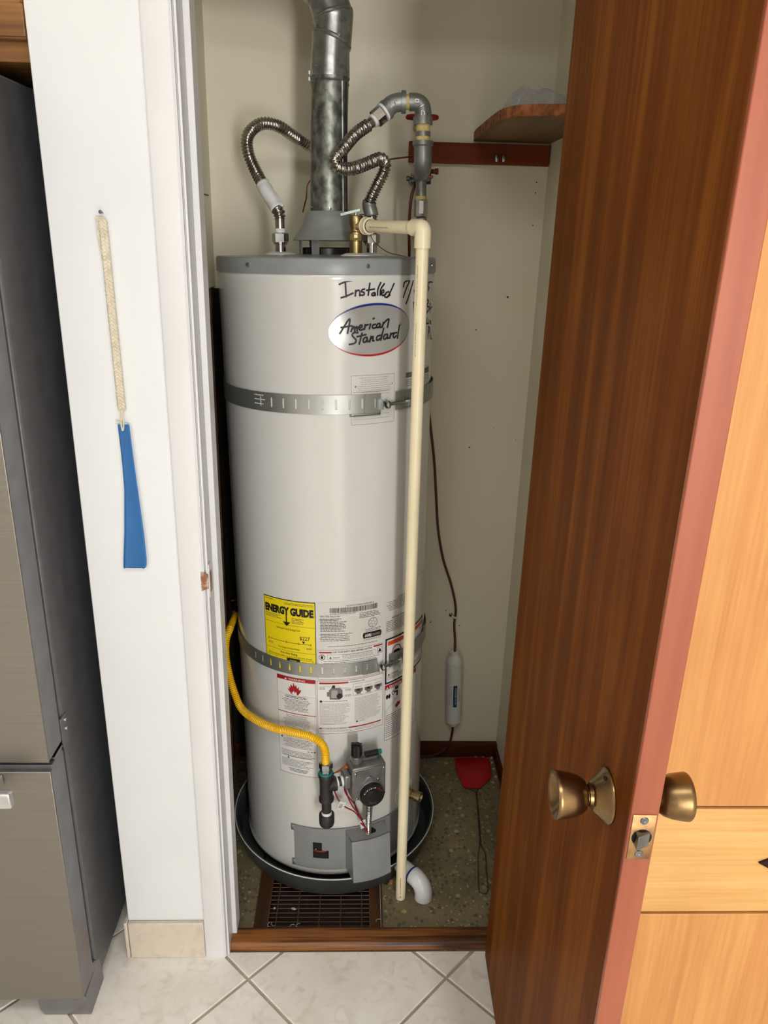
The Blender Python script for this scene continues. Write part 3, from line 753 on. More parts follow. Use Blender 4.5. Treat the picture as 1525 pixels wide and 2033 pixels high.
p.poly([(-.0565, .6610), (-.0495, .6610), (-.0530, .6545)], ink, .0009)
p.text('$195', -.1390, .6425, .0042, ink); p.text('$265', -.0460, .6425, .0042, ink)
p.text('Cost Range of Similar Models', -.088, .6375, .0042, ink, align='c', fit=.052)
p.rect(-.1470, -.0280, .6320, .6326, ink)
p.text('First Hour Rating', -.088, .6240, .0056, ink, align='c', fit=.040, bold=.01)
p.text('(How much hot water you get in the first hour of use)', -.088, .6175, .0044, ink, align='c', fit=.105)
p.frame(-.1420, -.0330, .6025, .6150, .0006, ink)
for a in (-.119, -.0625): p.rect(a, a+.0005, .6025, .6150, ink)
p.rect(-.0930, -.0625, .6015, .6160, ink, .0009)
p.text('Very small', -.1400, .6070, .0040, ink, fit=.019); p.text('Low', -.109, .6070, .0040, ink); p.text('High', -.055, .6070, .0040, ink)
p.text('Average', -.0780, .6095, .0036, MT['egy'], off=.0011, align='c'); p.text('63 Gallons', -.0780, .6035, .0036, MT['egy'], off=.0011, align='c')
p.lines(-.1420, -.07, .5985, .5960, .003, .0014, ink, rnd=rnd)
p.build('energy_label_print', eg, recalc=False)
# rating plate
rp = sticker('rating_plate', -.0195, .1245, .6445, .7570, MT['clearst'], .0003)
p = Print()
p.text('AUTOMATIC STORAGE WATER HEATER', .0700, .7445, .0036, ink, align='c', fit=.062)
x = .0045
while x < .1080:
    w = rnd.choice((.0005, .0005, .0009, .0014)); p.rect(x, x+w, .7305, .7425, ink, n=1); x += w+rnd.choice((.0005, .0006, .0009))
p.lines(.0045, .060, .7290, .7280, .003, .0013, ink, rnd=rnd)
p.text('GAS TYPE: Natural Gas', -.0160, .7215, .0036, ink, bold=.01, fit=.042)
p.lines(-.0160, .0400, .7175, .6880, .0036, .0019, ink, rnd=rnd, ragged=.35)
p.lines(-.0160, .0620, .6820, .6640, .0040, .0016, ink, rnd=rnd, ragged=.25)
p.lines(.0680, .1180, .7260, .7130, .0036, .0015, ink, rnd=rnd, ragged=.25)
for r0 in (.0115, .0100, .0040):
    pts = [(.0990+r0*math.cos(2*PI*i/24), .6985+r0*math.sin(2*PI*i/24)) for i in range(25)]; p.stroke(pts, .0005, MT['greyink'], smooth=False)
for i in range(6): p.stroke([(.0990+.004*math.cos(i*PI/3), .6985+.004*math.sin(i*PI/3)), (.0990+.010*math.cos(i*PI/3+.4), .6985+.010*math.sin(i*PI/3+.4))], .0006, MT['greyink'], smooth=False)
p.lines(.080, .120, .6845, .6790, .0035, .0013, ink, rnd=rnd, centre=True, ragged=.3)
p.rect(.0790, .1170, .6630, .6770, ink); p.ell(.0790, .6700, .0035, .0070, ink); p.ell(.1170, .6700, .0035, .0070, ink)
p.text('AHRI', .0800, .6665, .0068, MT['sticker'], off=.0012, bold=.03, fit=.0150); p.text('CERTIFIED', .0965, .6670, .0052, MT['lightink'], off=.0012, fit=.0205)
p.lines(.078, .120, .6600, .6590, .003, .0012, ink, rnd=rnd); p.lines(.000, .110, .6520, .6505, .003, .0012, ink, rnd=rnd)
p.build('rating_plate_print', rp, recalc=False)
# lighting instructions, upper and lower sheets
rs2 = sticker('lighting_label', -.0225, .1245, .5705, .6430, MT['sticker'], .0003)
p = Print(); red = MT['redink']
p.frame(-.0225, .1245, .5705, .6430, .0005, red)
p.rect(-.0200, .0080, .6355, .6390, red); p.rect(.1010, .1230, .6375, .6410, red)
p.text('FOR YOUR SAFETY READ BEFORE LIGHTING', .0540, .6358, .0042, ink, align='c', fit=.088, bold=.015)
p.ell(-.0135, .6255, .0068, .0068, ink); p.ell(-.0135, .6255, .0056, .0056, MT['sticker'], .0010); p.ell(-.0135, .6255, .0028, .0040, ink, .0012)
p.frame(-.0020, .1060, .6200, .6320, .0005, MT['greyink']); p.poly([(.002, .6225), (.0075, .6225), (.0047, .6275)], ink); p.text('WARNING:', .0095, .6228, .0036, ink, fit=.016)
p.lines(.030, .100, .6305, .6210, .0034, .0012, MT['greyink'], rnd=rnd)
p.frame(.1105, .1225, .6195, .6350, .0009, ink); p.poly([(.1125, .6230), (.1205, .6230), (.1185, .6290), (.1165, .6330), (.1145, .6285)], ink)
p.lines(-.010, .120, .6165, .5850, .0042, .0014, MT['greyink'], rnd=rnd, ragged=.2)
p.build('lighting_label_print', rs2, recalc=False)
ls = sticker('instruction_label', -.0255, .1254, .4330, .5670, MT['sticker'], .0003)
p = Print(); g = MT['greyink']
p.frame(-.0255, .1254, .4330, .5670, .0006, red)
p.rect(-.0205, .0430, .5595, .5635, red); p.text('LIGHTING INSTRUCTIONS', .0450, .5602, .0030, ink, fit=.035)
# little drawing of the gas control
p.poly([(.0020, .5210), (.0230, .5200), (.0300, .5270), (.0300, .5440), (.0240, .5500), (.0060, .5500), (.0000, .5440)], MT['greyink'], .0008); p.poly([(.0050, .5250), (.0190, .5245), (.0190, .5440), (.0060, .5450)], MT['lightink'], .0010)
p.poly([(.0060, .5500), (.0140, .5500), (.0140, .5565), (.0080, .5565)], ink, .0010); p.ell(.0235, .5290, .0068, .0068, ink, .0011, n=16); p.rect(-.004, .002, .529, .540, g, .0009)
for a0, z0, a1, z1 in ((-.0190, .5540, .0050, .5540), (.0160, .5560, .0330, .5480), (.0330, .5480, .0450, .5480), (.0270, .5270, .0400, .5310)): p.stroke([(a0, z0), (a1, z1)], .0004, g, smooth=False)
p.lines(-.020, -.008, .551, .546, .003, .0013, g, rnd=rnd); p.lines(.036, .050, .545, .540, .003, .0013, g, rnd=rnd); p.lines(.036, .050, .531, .527, .003, .0013, g, rnd=rnd)
p.frame(.0530, .1220, .5260, .5560, .0004, g)
for k in range(3):
    c = .0660+.0235*k
    p.poly([(c-.0095, .5430), (c+.0095, .5430), (c+.0095, .5365), (c+.0050, .5330), (c+.0040, .5295), (c-.0040, .5295), (c-.0050, .5330), (c-.0095, .5365)], g, .0009); p.rect(c-.0045, c+.0035, .5375, .5415, ink, .0011)
    p.lines(c-.008, c+.008, .5480, .5470, .003, .0012, g, rnd=rnd); p.lines(c-.008, c+.008, .5285, .5270, .003, .0010, g, rnd=rnd)
p.ell(-.0175, .5160, .0030, .0030, ink); p.lines(-.012, .040, .5170, .5155, .003, .0016, g, rnd=rnd)
lt = MT['lightink']
p.lines(-.0210, .0480, .5105, .4560, .0031, .0012, lt, rnd=rnd, ragged=.25); p.lines(.0570, .1210, .5200, .4640, .0031, .0012, lt, rnd=rnd, ragged=.2)
p.poly([(.0590, .4575), (.0650, .4575), (.0620, .4625)], ink); p.text('CAUTION', .0670, .4580, .0034, g, fit=.014)
p.rect(-.0225, .1210, .4450, .4480, red); p.rect(-.0160, .0420, .4445, .4485, MT['sticker'], .0010)
p.text('TO TURN OFF GAS TO APPLIANCE', -.0150, .4450, .0034, ink, off=.0012, fit=.055, bold=.01)
p.lines(-.021, .050, .4420, .4370, .0031, .0011, lt, rnd=rnd); p.lines(.057, .120, .4420, .4370, .0031, .0011, lt, rnd=rnd)
p.build('instruction_label_print', ls, recalc=False)
# explosion-hazard warning sheet
ws = sticker('fire_warning_label', -.1210, -.0285, .3145, .5690, MT['sticker'], .0003)
p = Print(); p.frame(-.1210, -.0285, .3145, .5690, .0005, g)
p.rect(-.1205, -.0290, .5590, .5685, red); p.text('WARNING', -.0720, .5612, .0050, MT['sticker'], off=.0012, align='c', fit=.040, bold=.01); p.poly([(-.1010, .5608), (-.0950, .5608), (-.0980, .5662)], MT['sticker'], .0012)
p.poly([(-.0850, .5260), (-.0900, .5330), (-.0945, .5390), (-.0890, .5375), (-.0910, .5450), (-.0870, .5420), (-.0860, .5510), (-.0815, .5450), (-.0795, .5560), (-.0755, .5460), (-.0730, .5520), (-.0710, .5420), (-.0665, .5480), (-.0670, .5390), (-.0610, .5400), (-.0645, .5320), (-.0690, .5260)], red, .0009)
p.poly([(-.0820, .5262), (-.0850, .5320), (-.0810, .5300), (-.0795, .5360), (-.0760, .5300), (-.0735, .5345), (-.0715, .5262)], MT['sticker'], .0011)
p.rect(-.1205, -.0290, .5235, .5238, g)
p.lines(-.1050, -.0450, .5215, .5150, .0034, .0018, ink, rnd=rnd, centre=True, ragged=.3); p.lines(-.1120, -.0370, .5130, .4830, .0034, .0014, g, rnd=rnd, centre=True, ragged=.45)
p.rect(-.1205, -.0290, .4760, .4778, red)
p.lines(-.1130, -.0360, .4720, .4200, .0036, .0013, g, rnd=rnd, centre=True, ragged=.4)
p.rect(-.1205, -.0290, .4150, .4153, g); p.poly([(-.116, .4085), (-.110, .4085), (-.113, .4135)], ink)
p.lines(-.1130, -.0360, .4100, .3850, .0036, .0013, g, rnd=rnd, centre=True, ragged=.4)
for k in range(3): p.rect(-.0500+.007*k, -.0460+.007*k, .3800, .3825, (MT['orangeink'], g, ink)[k])
p.lines(-.1160, -.0330, .3770, .3620, .0036, .0014, g, rnd=rnd, ragged=.2); p.lines(-.1080, -.0400, .3630, .3610, .003, .0019, ink, rnd=rnd)
p.poly([(-.1010, .3560), (-.0950, .3560), (-.0980, .3605)], ink); p.lines(-.1150, -.0350, .3535, .3330, .0036, .0013, g, rnd=rnd, ragged=.3); p.lines(-.1000, -.0480, .3300, .3200, .0034, .0017, ink, rnd=rnd, centre=True, ragged=.3)
p.build('fire_warning_print', ws, recalc=False)
# attention sheet, black framed warning and scald danger sheet on the right
at = sticker('attention_label', .1310, .2900, .6500, .7600, MT['clearst'], .0003)
p = Print(); p.text('ATTENTION', .1650, .7390, .0040, ink); p.lines(.1330, .2200, .7360, .7150, .0040, .0014, ink, rnd=rnd, centre=True, ragged=.2)
p.text('NOTICE TO INSTALLER', .1480, .6935, .0042, ink, bold=.01); p.lines(.1330, .2250, .6900, .6650, .0040, .0015, ink, rnd=rnd, ragged=.15)
p.build('attention_print', at, recalc=False)
bw = sticker('flammable_warning_label', .1310, .2870, .5340, .6480, MT['sticker'], .0003)
p = Print(); p.frame(.1310, .2870, .5340, .6480, .0040, ink); p.rect(.1380, .2800, .6300, .6400, MT['orangeink']); p.text('WARNING', .2050, .6325, .0060, ink, off=.0012, align='c')
pts = [(.1640+.014*math.cos(R_(a)), .6080+.016*math.sin(R_(a))) for a in range(-10, 200, 12)]; p.stroke(pts, .0022, MT['redink'])
p.poly([(.152, .606), (.176, .606), (.172, .614), (.156, .614)], ink); p.rect(.1355, .2830, .5700, .5705, g)
p.poly([(.1385, .5540), (.1450, .5540), (.1417, .5595)], ink); p.text('DANGER', .1470, .5545, .0044, ink); p.lines(.1380, .2780, .5520, .5430, .0034, .0014, g, rnd=rnd)
p.lines(.2350, .2800, .5980, .5600, .0040, .0014, g, rnd=rnd); p.stroke([(.2600, .6230), (.2680, .6250), (.2700, .6180)], .0016, ink)
p.build('flammable_warning_print', bw, recalc=False)
dg = sticker('scald_danger_label', .1312, .2450, .3860, .5310, MT['sticker'], .0003)
p = Print(); p.frame(.1312, .2450, .3860, .5310, .0008, ink); p.rect(.1320, .2440, .5190, .5300, red)
p.poly([(.1345, .5205), (.1405, .5205), (.1375, .5265)], MT['sticker'], .0012); p.text('DANGER', .1440, .5208, .0068, MT['sticker'], off=.0012, bold=.02)
p.rect(.1560, .1700, .5030, .5075, ink); p.rect(.1655, .1705, .4930, .5075, ink); p.ell(.1550, .5050, .0042, .0050, ink); p.ell(.1550, .5050, .0026, .0034, MT['sticker'], .0010); p.rect(.1600, .1720, .5100, .5120, ink)
p.ell(.1635, .5150, .0035, .0035, ink); p.ell(.1690, .5150, .0035, .0035, ink); p.ell(.1375, .5000, .0032, .0060, ink); p.ell(.1440, .5000, .0032, .0060, ink)
p.text('HOT', .1640, .4850, .0046, red, align='c'); p.poly([(.1620, .4640), (.1680, .4620), (.1780, .4680), (.1780, .4760), (.1720, .4740), (.1680, .4780), (.1670, .4720), (.1610, .4740), (.1650, .4700), (.1590, .4690), (.1650, .4670)], MT['wirered'])
p.stroke([(.1640, .4850), (.1330, .4640), (.1350, .4590), (.1900, .4550)], .0006, g, smooth=False)
p.lines(.1335, .2400, .4520, .3900, .0052, .0018, ink, rnd=rnd, ragged=.35)
p.build('scald_danger_print', dg, recalc=False)
# faint sheet under the upper strap and a small plate beside it
fs = sticker('faint_label', .0522, .1465, 1.1330, 1.2285, MT['clearst'], .0003)
p = Print(); p.frame(.0522, .1465, 1.1330, 1.2285, .0004, g); p.lines(.0600, .1400, 1.2240, 1.1900, .0040, .0010, lt, rnd=rnd, centre=True, ragged=.4); p.lines(.0560, .1400, 1.1560, 1.1400, .0040, .0010, lt, rnd=rnd, ragged=.3)
p.poly([(.0590, 1.2075), (.0620, 1.2100), (.0610, 1.2050)], ink); p.poly([(.1390, 1.2095), (.1420, 1.2110), (.1400, 1.2070)], ink)
p.rect(.0560, .1350, 1.1965, 1.1972, g); p.build('faint_label_print', fs, recalc=False)
pn = sticker('serial_label', .1750, .2850, 1.1850, 1.2300, MT['clearst'], .0003)
p = Print(); p.rect(.1780, .2080, 1.2160, 1.2260, MT['greyink']); p.rect(.2450, .2800, 1.2160, 1.2270, MT['greyink']); p.lines(.1780, .2800, 1.2120, 1.1980, .0040, .0012, g, rnd=rnd, ragged=.2); p.build('serial_label_print', pn, recalc=False)

# burner access covers
def curved_plate(th0, th1, z0, z1, r, m, holes=(), n=26):
    b = MB(); ths = sorted(set([th0+(th1-th0)*i/n for i in range(n+1)]+[h for ho in holes for h in ho[:2]])); zs = sorted(set([z0, z1]+[h for ho in holes for h in ho[2:]]))
    vs_ = [polar(t, r, z) for z in zs for t in ths]; fs_ = []; w = len(ths)
    for j in range(len(zs)-1):
        for i in range(w-1):
            tm = (ths[i]+ths[i+1])/2; zm = (zs[j]+zs[j+1])/2
            if any(a < tm < bb and c < zm < d for a, bb, c, d in holes): continue
            fs_.append((j*w+i, j*w+i+1, (j+1)*w+i+1, (j+1)*w+i))
    return b.add(vs_, fs_, m)
cv = curved_plate(-22.5, 62, .0560, .1735, RT+.003, MT['greyp'], holes=((-11.0, -1.5, .088, .112), (-11.0, -5.5, .111, .134)), n=70).build('burner_cover', wh, solid=.0015, recalc=False, smooth=False)
for z0, z1 in ((.158, .1735), (.056, .072)): curved_plate(-24.5, -22.0, z0, z1, RT+.003, MT['greyp'], n=2).build('cover_tab', cv, solid=.0015, recalc=False)
curved_plate(-12, -0.5, .084, .138, RT+.0012, MT['dark'], n=6).build('sight_opening', cv, recalc=False)
sg = MB().tube([polar(-10.5, RT+.0025, .1095), polar(-6, RT+.004, .1085), polar(-3, RT+.0025, .1100)], .0022, MT['wirered'], seg=8, step=.003); sg.lathe([(.003, 0), (.003, .003), (0, .0035)], MT['zinc'], axis_frame(polar(-9.3, RT+.0015, .1130), polar(-9, 1, 0)), seg=10); sg.build('igniter_wire', cv)
FB = face_frame(20)
def fb(s, r, z): return FB @ Vector((s, r, z))
bx_ = MB(); s0, s1 = -.0455, .0480
front = [(s0+(s1-s0)*i/8, .269+.006*math.sin(PI*i/8)) for i in range(9)]
vs_ = []; 
for z, dr in ((.0600, .010), (.0640, .011), (.1660, .001), (.1700, -.002)):
    inn = .0 if .0610 < z < .1690 else .003
    for s, r in [(s0, .214)]+[(min(max(s, s0+inn*.6), s1-inn*.6), r+dr-inn*.5) for s, r in front]+[(s1, .205)]: vs_.append(fb(s, r, z))
n = 11; fs_ = []
for l in range(3):
    for i in range(n):
        k = (i+1) % n; fs_.append((l*n+i, l*n+k, (l+1)*n+k, (l+1)*n+i))
fs_.append(tuple(range(n))); fs_.append(tuple(3*n+i for i in range(n)))
bx_.add(vs_, fs_, MT['greyp'])
bxo = bx_.build('burner_box', wh, angle=30); bxo['label'] = 'grey raised burner box cover'
MB().prism([(-.002, .2500), (.004, .2570), (.018, .2560), (.022, .2490), (.016, .2380), (.004, .2370)], .1696, .1703, MT['dark'], FB).build('wire_opening', bxo)
sm = MB()
for a, b_ in zip([(s0, .250)]+[(s, r-.002) for s, r in front], [(s, r-.002) for s, r in front]): sm.tube([fb(a[0], a[1], .1706), fb(b_[0], b_[1], .1706)], .0005, MT['dark'], seg=6, smooth=False)
sm.build('cover_seam', bxo)
# drain valve
MB().lathe([(0, 0), (.0360, 0), (.0355, .0015), (.026, .0030), (.0, .0032)], MT['whitep'], axis_frame(polar(52, RT-.003, .205), polar(52, 1, 0)), seg=32).build('drain_escutcheon', wh)
dv = MB().lathe([(.0125, 0), (.0125, .016), (.0105, .017), (.0105, .026), (.0135, .027), (.0135, .040), (.0100, .041), (.0075, .034), (0, .034)], MT['brass'], axis_frame(polar(53.5, RT, .2000), polar(62, 1, -.05)), seg=28).build('drain_valve', wh)
dv['label'] = 'brass drain valve'

# gas control valve
GF = face_frame(18)
def gf(s, r, z): return GF @ Vector((s, r, z))
gv = MB().box(-.0430, .0350, .2480, .2990, .3075, .3920, MT['alu'], GF).build('gas_control_valve', wh, bevel=.004)
MB().box(-.0400, .0320, .2980, .3015, .3105, .3890, MT['alu'], GF).build('front_plate', gv, bevel=.0012)
MB().lathe([(.019, .218), (.019, .250)], MT['alu'], GF @ Matrix.Translation((-.002, 0, .345)) @ Matrix.Rotation(-PI/2, 4, 'X'), seg=24).build('tank_shank', gv)
for s, z in ((-.0360, .3810), (.0290, .3830), (.0300, .3170), (-.0330, .3150), (.0160, .3560)):
    MB().lathe([(.0026, 0), (.0026, .0016), (.0012, .0022), (0, .0022)], MT['zinc'], axis_frame(gf(s, .3012, z), GF.to_3x3() @ Vector((0, 1, 0))), seg=10).build('screw', gv)
ax = GF.to_3x3() @ Vector((0, 1, 0)); tx = GF.to_3x3() @ Vector((1, 0, 0))
MB().lathe([(.0098, 0), (.0098, .003), (.0080, .0045), (.0070, .0035), (0, .0035)], MT['alu'], axis_frame(gf(-.0060, .3010, .3590), ax), seg=24).build('boss', gv)
dial = MB().lathe([(.0300, 0), (.0300, .004), (.0285, .0055)], MT['alu'], axis_frame(gf(-.0015, .3000, .3260), ax), seg=36).lathe([(.0275, .004), (.0278, .015), (.0262, .0175), (.0150, .0180), (.0130, .0210), (.0, .0212)], MT['blackp'], axis_frame(gf(-.0015, .3000, .3260), ax), seg=40)
dial = dial.build('temperature_dial', gv, angle=45)
dm = MB(); Mdl = axis_frame(gf(-.0015, .3000, .3260), ax)
up = Vector((0, 0, 1)); 
for k in range(11):
    a = R_(30+12*k); q = gf(-.0015, .3181, .3260)+tx*(.0225*math.cos(a))+up*(.0225*math.sin(a)); m_ = MT['redink'] if k < 4 else MT['whitep']
    sz = .0016 if k % 2 == 0 else .0011
    dm.add([q-tx*sz-up*sz, q+tx*sz-up*sz, q+up*sz*1.3], [(0, 1, 2)], m_)
for k in range(3): 
    c_ = gf(-.0015, .3184, .3150-.0032*k); w_ = .009-.0012*k; dm.add([c_-tx*w_-up*.0006, c_+tx*w_-up*.0006, c_+tx*w_+up*.0006, c_-tx*w_+up*.0006], [(0, 1, 2, 3)], MT['greyink'])
dm.build('dial_markings', dial, recalc=False)['kind'] = 'stuff'
kb = MB().lathe([(.0155, .390), (.0155, .398), (.0110, .4005), (.0110, .405)], MT['alu'], GF @ Matrix.Translation((-.024, .270, 0)), seg=24).build('knob_collar', gv)
kn = MB(); kp = []
for i in range(24): rr = .0122 if i % 4 < 2 else .0108; kp.append((rr*math.cos(2*PI*i/24), rr*math.sin(2*PI*i/24)))
kn.prism(kp, .4050, .4330, MT['blackp'], GF @ Matrix.Translation((-.024, .270, 0)), inset=.0015); kn.prism([(-.0115, -.003), (.0115, -.003), (.0115, .003), (-.0115, .003)], .4320, .4360, MT['blackp'], GF @ Matrix.Translation((-.024, .270, 0)) @ Matrix.Rotation(.5, 4, 'Z'))
kn.build('gas_knob', gv, angle=30)
ig = MB().lathe([(.0068, 0), (.0068, .030), (.0060, .0305)], MT['blackp'], axis_frame(gf(-.004, .268, .4010), tx), seg=20).box(-.010, .022, .260, .276, .391, .397, MT['alu'], GF).build('igniter', gv)
MB().lathe([(.0056, .030), (.0056, .0375), (.005, .0385), (0, .0385)], MT['teal'], axis_frame(gf(-.004, .268, .4010), tx), seg=20).build('igniter_button', ig)
MB().box(-.0580, -.0420, .2580, .2920, .3370, .3720, MT['alu'], GF).build('inlet_block', gv, bevel=.004)
MB().tube([gf(-.042, .262, .3760), gf(-.056, .258, .3660), gf(-.0720, .252, .3560)], lambda s, t: .0048*(1-.75*s/t), MT['orange'], seg=10, step=.004).build('thermocouple_sleeve', gv)
MB().tube([gf(.004, .276, .3080), gf(.0045, .274, .26), gf(.007, .262, .205), gf(.010, .250, .170)], corr(.0062, .0010, .0034), MT['zinc'], seg=12, step=.0008).build('pilot_tube', gv)
MB().tube([gf(-.030, .270, .3080), gf(-.029, .268, .280), gf(-.018, .262, .240), gf(.004, .252, .195), gf(.010, .248, .168)], .0016, MT['wireblk'], seg=8, step=.004).build('sensor_wire', gv)
MB().tube([gf(.016, .262, .3080), gf(.018, .262, .270), gf(.013, .258, .215), gf(.012, .250, .169)], .0014, MT['galv2'], seg=8, step=.004).build('pilot_line', gv)
for k, pts in enumerate(([(-.046, .262, .337), (-.048, .262, .318), (-.034, .262, .270), (-.010, .258, .225), (.008, .250, .169)], [(-.050, .264, .337), (-.050, .266, .312), (-.026, .266, .268), (-.008, .262, .215), (.012, .252, .169)],
                         [(-.0740, .248, .340), (-.068, .250, .300), (-.050, .250, .262), (-.024, .254, .240), (-.004, .256, .205), (.006, .252, .169)], [(-.012, .262, .212), (.000, .264, .196), (.004, .262, .180), (.012, .252, .169)])):
    MB().tube([gf(*q) for q in pts], .0016, MT['wirered'], seg=8, step=.004).build('wire', gv)
for q, rot in (((-.0560, .2530, .2650), .5), ((-.0040, .2600, .2060), -.15)):
    M = Matrix.Translation(gf(*q)) @ FB @ Matrix.Rotation(rot, 4, 'Y'); tg = MB().box(-.0085, .0085, -.0005, .0005, -.0110, .0110, MT['sticker'], M)
    for k in range(3): tg.box(-.0045, .0035, .0005, .0008, -.0050+.0035*k, -.0034+.0035*k, MT['greyink'], M)
    tg.build('wire_tag', gv)

# ------------------------------------------------------------------ earthquake straps round the tank
def strap(z0, z1, slots, label, end=.112, rstart=.147):
    h = z1-z0; root = thing('tank_strap', label, 'strap', base=(0, 0, z0), frame=HF, group='perforated straps round the water heater')
    def band(a0, a1, r, sl, name, zz0=z0, zz1=z1):
        holes = [(math.degrees((a-.0019)/RT), math.degrees((a+.0019)/RT), zz0+h*.24, zz0+h*.76) for a in sl]
        return curved_plate(math.degrees(a0/RT), math.degrees(a1/RT), zz0, zz1, r, MT['strapm'], holes, n=max(6, int((a1-a0)/.004))).build(name, root, solid=.0009, recalc=False, smooth=False)
    band(-.46, end-.030, RT+.0012, [s for s in slots if s < end-.032], 'band')
    band(end-.034, end, RT+.0045, [s for s in slots if s > end-.030], 'end_plate')
    # wall side piece, to the anchor on the right
    band(rstart, .46, RT+.0040, [rstart+.014, .262, .277], 'return_band')
    # bolt with pan head, and the folded ear it is threaded through
    t = math.degrees((end+.010)/RT); t2 = math.degrees((rstart+.062)/RT); zc = z0+h*.42; rb = RT+.0135
    p0 = polar(t, rb, zc); p1 = polar(t2, rb+.004, zc); d = (p1-p0).normalized()
    bo = MB().tube([p0, p1], .0036, MT['zinc'], seg=14, smooth=False); bo.lathe([(.0, -.0055), (.0050, -.0050), (.0080, -.0025), (.0085, 0), (.0085, .0015), (0, .0015)], MT['zinc'], axis_frame(p0, d), seg=20)
    bo.box(-.0070, .0070, -.0008, .0008, -.0062, -.0046, MT['dark'], axis_frame(p0, d))
    bo.build('bolt', root)
    te = math.degrees((rstart+.024)/RT); pe = polar(te, RT+.004, zc)
    M = HFL(te); ear = [(-.0, .0), (.018, .004), (.022, .010), (.018, .016), (.0, .020)]
    MB().prism([(-.011, 0), (.011, 0), (.008, .014), (.004, .018), (-.004, .018), (-.008, .014)], -.0008, .0008, MT['zinc'], Matrix.Translation((0, 0, 0)) @ M @ Matrix.Translation((0, RT+.003, zc)) @ Matrix(((0, 0, 1, 0), (0, 1, 0, 0), (1, 0, 0, 0), (0, 0, 0, 1)))).build('bolt_ear', root)
    tl = math.degrees((end-.001)/RT); M2 = HFL(tl)
    MB().prism([(-.012, 0), (.012, 0), (.008, .012), (-.008, .012)], -.0008, .0008, MT['zinc'], M2 @ Matrix.Translation((0, RT+.004, zc)) @ Matrix(((0, 0, 1, 0), (0, 1, 0, 0), (1, 0, 0, 0), (0, 0, 0, 1)))).build('end_ear', root)
    return root
def HFL(th): return face_frame(th)
s1 = strap(1.1555, 1.1925, [.100-.0258*k for k in range(10)], 'perforated zinc strap round the upper part of the tank, below the oval badge')
sl_ = Print(); sl_.lines(-.148, -.120, 1.1870, 1.1640, .0085, .0022, MT['whitep'], off=.0026, rnd=rnd, ragged=.2); sl_.build('stamped_lettering', s1, recalc=False)
curved_plate(12.5, 29, 1.1495, 1.1570, RT+.0006, MT['strapm'], n=8).build('under_tab', s1, solid=.0006, recalc=False)
strap(.5770, .6095, [.085-.0245*k for k in range(12)], 'perforated zinc strap crossing the labels on the lower part of the tank', end=.108, rstart=.139)

# ------------------------------------------------------------------ flue pipe
fl = thing('flue_pipe', 'galvanised metal vent pipe rising from the draft hood', 'vent pipe', base=(.004, 0, 1.525), frame=HF)
g_ = MT['galv']
def fx(z): return .0035+(z-1.53)*.030
def ring_tube(z0, z1, r, m, n=2): return [Vector((fx(z0+(z1-z0)*i/n), 0, z0+(z1-z0)*i/n)) for i in range(n+1)]
seamz = 1.779
lo_ = MB().tube(ring_tube(1.5260, seamz, .0365, g_, 60), lambda s, t: .0365+(.0016 if t-.018 < s < t-.013 or t-.009 < s < t-.004 else 0), g_, seg=48, smooth=False, caps=False)
lower = lo_.build('lower_pipe', fl)
MB().box(.0245, .0270, -.0300, -.0245, 1.528, seamz-.016, g_, Matrix.Translation((.0095, .0, 0))).build('side_seam', lower)
MB().box(.0330, .0360, -.022, -.016, 1.528, seamz-.016, MT['dark'], Matrix.Translation((.0080, .0, 0))).build('side_seam', lower)
for s, z in ((-60, 1.537), (8, 1.5335), (70, 1.5335)):
    p = polar(s, .0368, 0); MB().lathe([(.0032, 0), (.0032, .0022), (0, .003)], MT['zinc'], axis_frame((fx(z)+p.x, p.y, z), (p.x, p.y, 0)), seg=10).build('screw', lower)
# adjustable elbow: straight sleeve, two twisted gores and the bend to the left
def section(pts, r, name, parent):
    return MB().tube(pts, r, g_, seg=48, smooth=False, caps=False).build(name, parent)
c0 = Vector((fx(1.775), 0, 1.772)); c1 = Vector((fx(1.83)+.001, 0, 1.832)); c2 = Vector((.0190, 0, 1.8735)); c3 = Vector((.003, .004, 1.915)); c4 = Vector((-.028, .010, 1.945)); c5 = Vector((-.075, .016, 1.965)); c6 = Vector((-.30, .03, 1.985))
el = MB()
def rings(cs, tilts, rs, m):
    vs_ = []; fs_ = []; seg = 48
    for c, (tx_, ty_), r in zip(cs, tilts, rs):
        nrm = Vector((tx_, ty_, 1)).normalized(); q = Vector((0, 0, 1)).rotation_difference(nrm)
        for k in range(seg): a = 2*PI*k/seg; vs_.append(c+q @ Vector((r*math.cos(a), r*math.sin(a), 0)))
    for j in range(len(cs)-1):
        for k in range(seg): qk = (k+1) % seg; fs_.append((j*seg+k, j*seg+qk, (j+1)*seg+qk, (j+1)*seg+k))
    return vs_, fs_
def gore(name, ca, ta, cb, tb, r=.0382):
    el = MB(); ua = Vector((ta[0], ta[1], 1)).normalized(); ub = Vector((tb[0], tb[1], 1)).normalized()
    cs = [ca, ca+ua*.0015, ca+ua*.0035, ca+ua*.0055, ca+ua*.0075, ca+ua*.0090, cb-ub*.004, cb]
    ts = [ta]*6+[tb, tb]; rs = [r, r+.0016, r+.0002, r+.0016, r+.0002, r, r, r]
    el.add(*rings(cs, ts, rs, g_), MT['galvs']); return el.build(name, elbow)
els = MB(); els.add(*rings([c0, c0+Vector((0, 0, .003)), c1-Vector((0, 0, .004)), c1], [(.03, 0), (.03, 0), (.38, .10), (.38, .10)], [.0388, .0386, .0382, .0382], MT['galvs']), MT['galvs'])
elbow = els.build('elbow_sleeve', fl)
gore('elbow_gore', c1, (.38, .10), c2, (-.28, .05)); gore('elbow_gore', c2, (-.28, .05), c3, (-.75, .05)); gore('elbow_gore', c3, (-.75, .05), c4, (-1.5, .05))
section([c4, c5, c6], .0378, 'far_pipe', fl)
